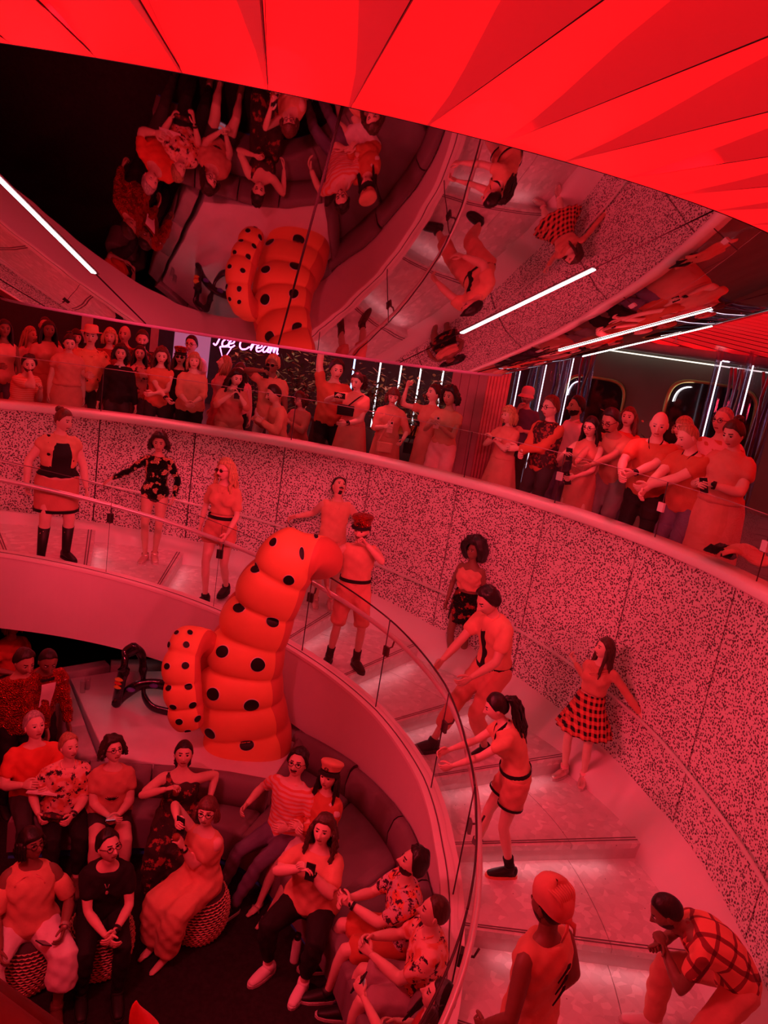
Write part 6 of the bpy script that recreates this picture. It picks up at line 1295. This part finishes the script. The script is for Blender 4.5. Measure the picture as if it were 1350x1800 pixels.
mb = MB(); fw = f.fwd(.4); mb.tube(spline([f.spine(.32) - f.Xc * .02 + fw * .125, f.spine(.41) - f.Xc * .075 + fw * .095, f.spine(.465) - f.Xc * .09, f.spine(.38) - f.Xc * .09 - fw * .1], 10), .045, .008, side=f.Xc, n=8); f.sc(mb.build('shoulder_strap', FLORALD, f.root))
f = sitter('woman with dark curls and glasses in a printed coral tee, phone on lap', 203, 1291, 1.64, 6, .45, 6, fem=True, fat=1.22, hair=('curlybob', 'dark', .05), hands=((.05, -.34, .72), (-.02, -.34, .72)), head=(20, -4, 0), feet=((.14, -.42, 0), (-.14, -.42, 0)))
f.body().top(ORG2, .55).legs(CHAR, .55, name='shorts').shoes(TAN).glasses(); phone(f, 1, 'phone lying in the hands of the curly-haired woman in the printed tee', up=(0, -.8, .5), face=(0, .5, .8))
# print on her tee: a dark emblem with the word on it
mb = MB(); fw = f.fwd(.26); 
for a0 in np.linspace(-1.1, 1.1, 7): mb.tube([f.spine(.25) + fw * .185 + f.Xc * (.012 * a0), f.spine(.25 + .035 * math.cos(a0)) + fw * .178 + f.Xc * (.055 * a0)], [.008, .003], .003, n=5)
f.sc(mb.build('tee_print', BLK, f.root))
f = sitter('woman with short light hair in a tropical print shirt holding a clutch', 124, 1284, 1.64, 4, .45, 4, fem=True, fat=1.3, hair=('short', 'fair'), hands=((.04, -.36, .70), (-.24, -.22, .66)), head=(26, 4, 0))
f.body().top(HAWAI, .85).legs(BLK, 1.8).shoes(TAN).collar(HAWAI).watch(1)
b0 = f.world(np.array([-.12, -.30, .66])); e = bag(b0, (.085, .02, .055), 'dark patterned clutch on the lap of the woman in the tropical shirt', PAIS); e.rotation_euler = (0.6, 0.3, 0.4)
f = sitter('smiling grey-haired man in a plain red tee holding a folded programme', 64, 1248, 1.74, 10, .45, -2, fat=1.12, hair=('short', 'grey'), hands=((.10, -.30, .76), (-.12, -.26, .80)), head=(14, 0, 0))
f.body().top(RED, .65).legs(CHAR).shoes(SHOEB)
Rm, c = f.hand_R[1]; c = f.world(c); e = tag(empty('folded_programme', tuple(c)), 'white folded programme in the hands of the smiling man in red', 'paper'); mb = MB(); mb.box((0, 0, 0), (.13, .05, .003), rotm('Z', .1)); mb.build('cover', WHITEPL, e, smooth=False); mb = MB(); mb.box((0, .006, .009), (.128, .048, .0025), rotm('Z', .13)); mb.build('page', WHITEPL, e, smooth=False)
f = sitter('woman all in black with glasses and clasped hands on a pouf', 195, 1454, 1.68, 6, .44, 16, fem=True, fat=1.1, hair=('short', 'black'), hands=((.06, -.42, .66), (.0, -.43, .64)), head=(26, -4, 0), feet=((.12, -.40, 0), (-.14, -.36, 0)))
f.body().top(BLK, .6).legs(BLK, 1.95).shoes(SHOEB).glasses().watch(1); pouf(*f.root.location[:2], 'woven pouf half hidden under the woman dressed all in black')
mb = MB(); fw = f.fwd(.4); mb.tube(spline([f.spine(.49) + f.Xc * .05, f.spine(.40) + fw * .14, f.spine(.49) - f.Xc * .05], 10), .004, n=5); mb.ell(f.spine(.36) + fw * .15, (.012, .006, .018)); f.sc(mb.build('necklace', SHOES, f.root))
f = sitter('dark-skinned woman in a cold-shoulder coral top and white trousers, lower left', 58, 1449, 1.68, 2, .44, 0, fem=True, skin='d', fat=1.3, hair=('bob', 'black', .09), hands=((.24, -.30, .66), (-.18, -.34, .60)), head=(34, 4, 0), feet=((.22, -.42, 0), (-.22, -.44, 0)), knee=((.5, -1, .6), (-.5, -1, .6)))
f.body().top(ORG, -1, low=-.06, inf=.016).legs(WHITE, 1.5, flare=.05).shoes(TAN).glasses().straps(ORG).watch(1, SHOES); pouf(*f.root.location[:2], 'woven pouf under the seated woman in white trousers')
mb = MB()
for sd in (1, -1): mb = MB(); f.arm(mb, sd, .35, .85, .010, .014); f.sc(mb.build('sleeve', ORG, f.root))
mb = MB(); fw = f.fwd(.4); V = [f.spine(.40 + .06 * math.sin(a)) + f.Xc * .1 * math.cos(a) + fw * (.125 - .03 * math.sin(a)) for a in np.linspace(0, math.pi, 9)]; 
for r in range(3): mb.tube([p - f.u1 * .025 * r for p in V], .008, n=5)
f.sc(mb.build('lace_yoke', CORAL, f.root))
ph = f.world(np.array([.12, -.34, .60])); e = tag(empty('phone', tuple(ph)), 'black phone resting on the white-trousered thigh', 'phone', 'phones held by the audience'); mb = MB(); mb.box((0, 0, 0), (.037, .075, .0045), rotm('Z', -.4) @ rotm('X', -.7)); mb.build('case', PHONEB, e, smooth=False)
f = sitter('dark-haired man in a leafy tropical shirt gazing up to the left on the sofa', 728, 1482, 1.78, -72, .45, 2, fat=1.08, hair=('wavy', 'black'), beard='short', head=(-6, -22, 0), hands=((-.02, -.42, .80), (-.10, -.42, .78)), feet=((.06, -.50, 0), (-.22, -.50, 0)))
f.body().top(HAWAI2, .7, name='tropical_shirt').legs(ORGD, .85, name='shorts', flare=.03).shoes(SHOEB, SOLE).collar(HAWAI2).watch(1); tumbler(f, 1, 'tumbler held by the man in the leafy tropical shirt')
f = sitter('man with cropped hair in a palm print shirt and mauve shorts holding a glass', 772, 1566, 1.78, -78, .45, 2, fat=1.12, hair=('buzz', 'brown'), head=(-4, -12, 0), hands=((.0, -.40, .78), (-.14, -.40, .80)), feet=((.10, -.48, 0), (-.20, -.50, 0)))
f.body().top(HAWAI, .7, name='palm_shirt').legs(KHAKI, .85, name='shorts', flare=.03).shoes(SHOEB, SOLE).collar(HAWAI); tumbler(f, 1, 'glass of cola held by the man in mauve shorts', .13, .036, (.03, .01, .008))
f = sitter('woman with long dark hair at the bottom edge stretching out a phone', 772, 1712, 1.66, -95, .45, 6, fem=True, hair=('long', 'black', .40), head=(10, -6, 0), hands=((.10, -.50, 1.10), (-.1, -.3, .8)))
f.body().top(DRED, 0).sitskirt(KHAKI, 1.2).shoes(TAN); phone(f, 1, 'phone stretched out over the man in mauve shorts', up=(0, .5, 1), face=(0, 1, -.4))
# sequin-jacketed performers at the back left of the lounge
def lowstander(label, px, py, top, z, yaw, h, **kw):
    p = at(px, py, z + top); return Fig(label, (p[0], p[1], z), yawcam(p[0], p[1]) + yaw, h, vox=.018, **kw)
f = lowstander('performer in a red sequin suit standing at the far left of the lounge', 38, 1132, 1.76, ZF, 20, 1.78, skin='t', hair=('short', 'dark'), head=(10, 16, 0)).body().top(SEQR, 1.9).legs(BLK).shoes()
f = lowstander('performer in a red sequin jacket, white shirt and bow tie reaching forward', 78, 1146, 1.62, ZF, 24, 1.78, skin='d', hair=('buzz', 'black'), lean=18, hip=(0, .1), head=(-10, 14, 0), hands=(None, (-.22, -.42, .95))).body().top(WHITE, .2, low=.0, inf=.012, name='white_shirt').top(SEQR, 1.9, low=-.1, high=.46, inf=.022, name='sequin_jacket').legs(BLK).shoes()
mb = MB(); fw = f.fwd(.44); mb.grid(np.array([[f.spine(q) + f.Xc * x * (.05 + .05 * (q - .1)) + fw * (.150 - .05 * max(0, q - .38) * 6) for x in (-1, 0, 1)] for q in np.linspace(.05, .46, 8)])); f.sc(mb.build('shirt_front', WHITE, f.root))
mb = MB(); c = f.spine(.475) + fw * .09
for sx in (-1, 1): mb.tube([c, c + f.Xc * sx * .06], [.01, .03], .01, side=f.u1, n=8)
f.sc(mb.build('bow_tie', BLK, f.root))
f = lowstander('seated guest glimpsed in the dark behind the sequin performers', 22, 1085, 1.25, ZF, 30, 1.7, fem=True, skin='m', hair=('bob', 'fair'), hipz=.54, feet=((.1, -.45, 0), (-.1, -.45, 0)), knee=((.1, -1, .6), (-.1, -1, .6)), hands=((.1, -.3, .7), (-.1, -.3, .7))).body().top(RED, .6).legs(CHAR).shoes(SHOEW, SOLE)
mb = MB(); q = f.root.location; prism(mb, [(.26 * math.cos(a), .26 * math.sin(a)) for a in np.linspace(0, 6.283, 20, endpoint=False)], 0, .42, .04); o = mb.build('round_stool', VINYL); o.location = q; tag(o, 'round stool under the guest glimpsed in the dark', 'stool')
# water bottle by the sofa
wb = at(517, 1690, ZF); e = tag(empty('water_bottle', tuple(wb)), 'white metal water bottle with black cap on the floor by the sofa', 'bottle')
mb = MB(); mb.grid(np.array([[(r * math.cos(t), r * math.sin(t), z) for t in np.linspace(0, 2 * math.pi, 17)[:-1]] for r, z in ((.001, 0), (.036, .002), (.037, .01), (.037, .19), (.03, .215), (.024, .225))]), close_v=True); mb.build('flask', WHITEPL, e)
mb = MB(); mb.tube([(0, 0, .222), (0, 0, .262)], .027, n=14); mb.tube([(-.02, 0, .262), (-.015, 0, .285), (.015, 0, .285), (.02, 0, .262)], .005, n=6); mb.build('cap', BLACKPL, e)

flush()
# ---- close to the camera
nr = tag(empty('near_rail', tuple(at(30, 1780, .5))), 'out-of-focus red padded rail in the lower left corner', 'rail')
REDPAD = M('red_padded_rail', (.20, .04, .04), .6)
a, b = at(-160, 1620, .45), at(200, 1880, .45); d = _norm(b - a); q = np.cross(d, (0, 0, 1)); q = q if q[1] < 0 else -q
mb = MB(); mb.tube([a + q * .13, (a + b) / 2 + q * .125, b + q * .13], .10, side=q, n=20); pc(mb.build('pad', REDPAD, nr), nr)
mb = MB(); mb.tube([a + q * .0 + np.array([0, 0, -.03]), b + np.array([0, 0, -.03])], .03, side=q, n=12); pc(mb.build('piping', M('rail_dark_piping', (.12, .02, .02), .5), nr), nr)
ht = tag(empty('pointed_hat', tuple(at(243, 1840, .55))), 'bright red pointed hat tip poking up at the bottom edge', 'hat')
tp = at(250, 1762, .72); bs = at(240, 1850, .55)
ax = [bs + (tp - bs) * t + np.array([.012 * math.sin(t * 5), 0, 0]) for t in np.linspace(0, 1, 12)]
mb = MB(); mb.tube(ax, .042 * (1 - np.linspace(0, 1, 12) ** 1.3) + .002, n=16); pc(mb.build('felt_cone', M('bright_red_felt', (1.0, .22, .22), .7, bmp=.4), ht), ht)
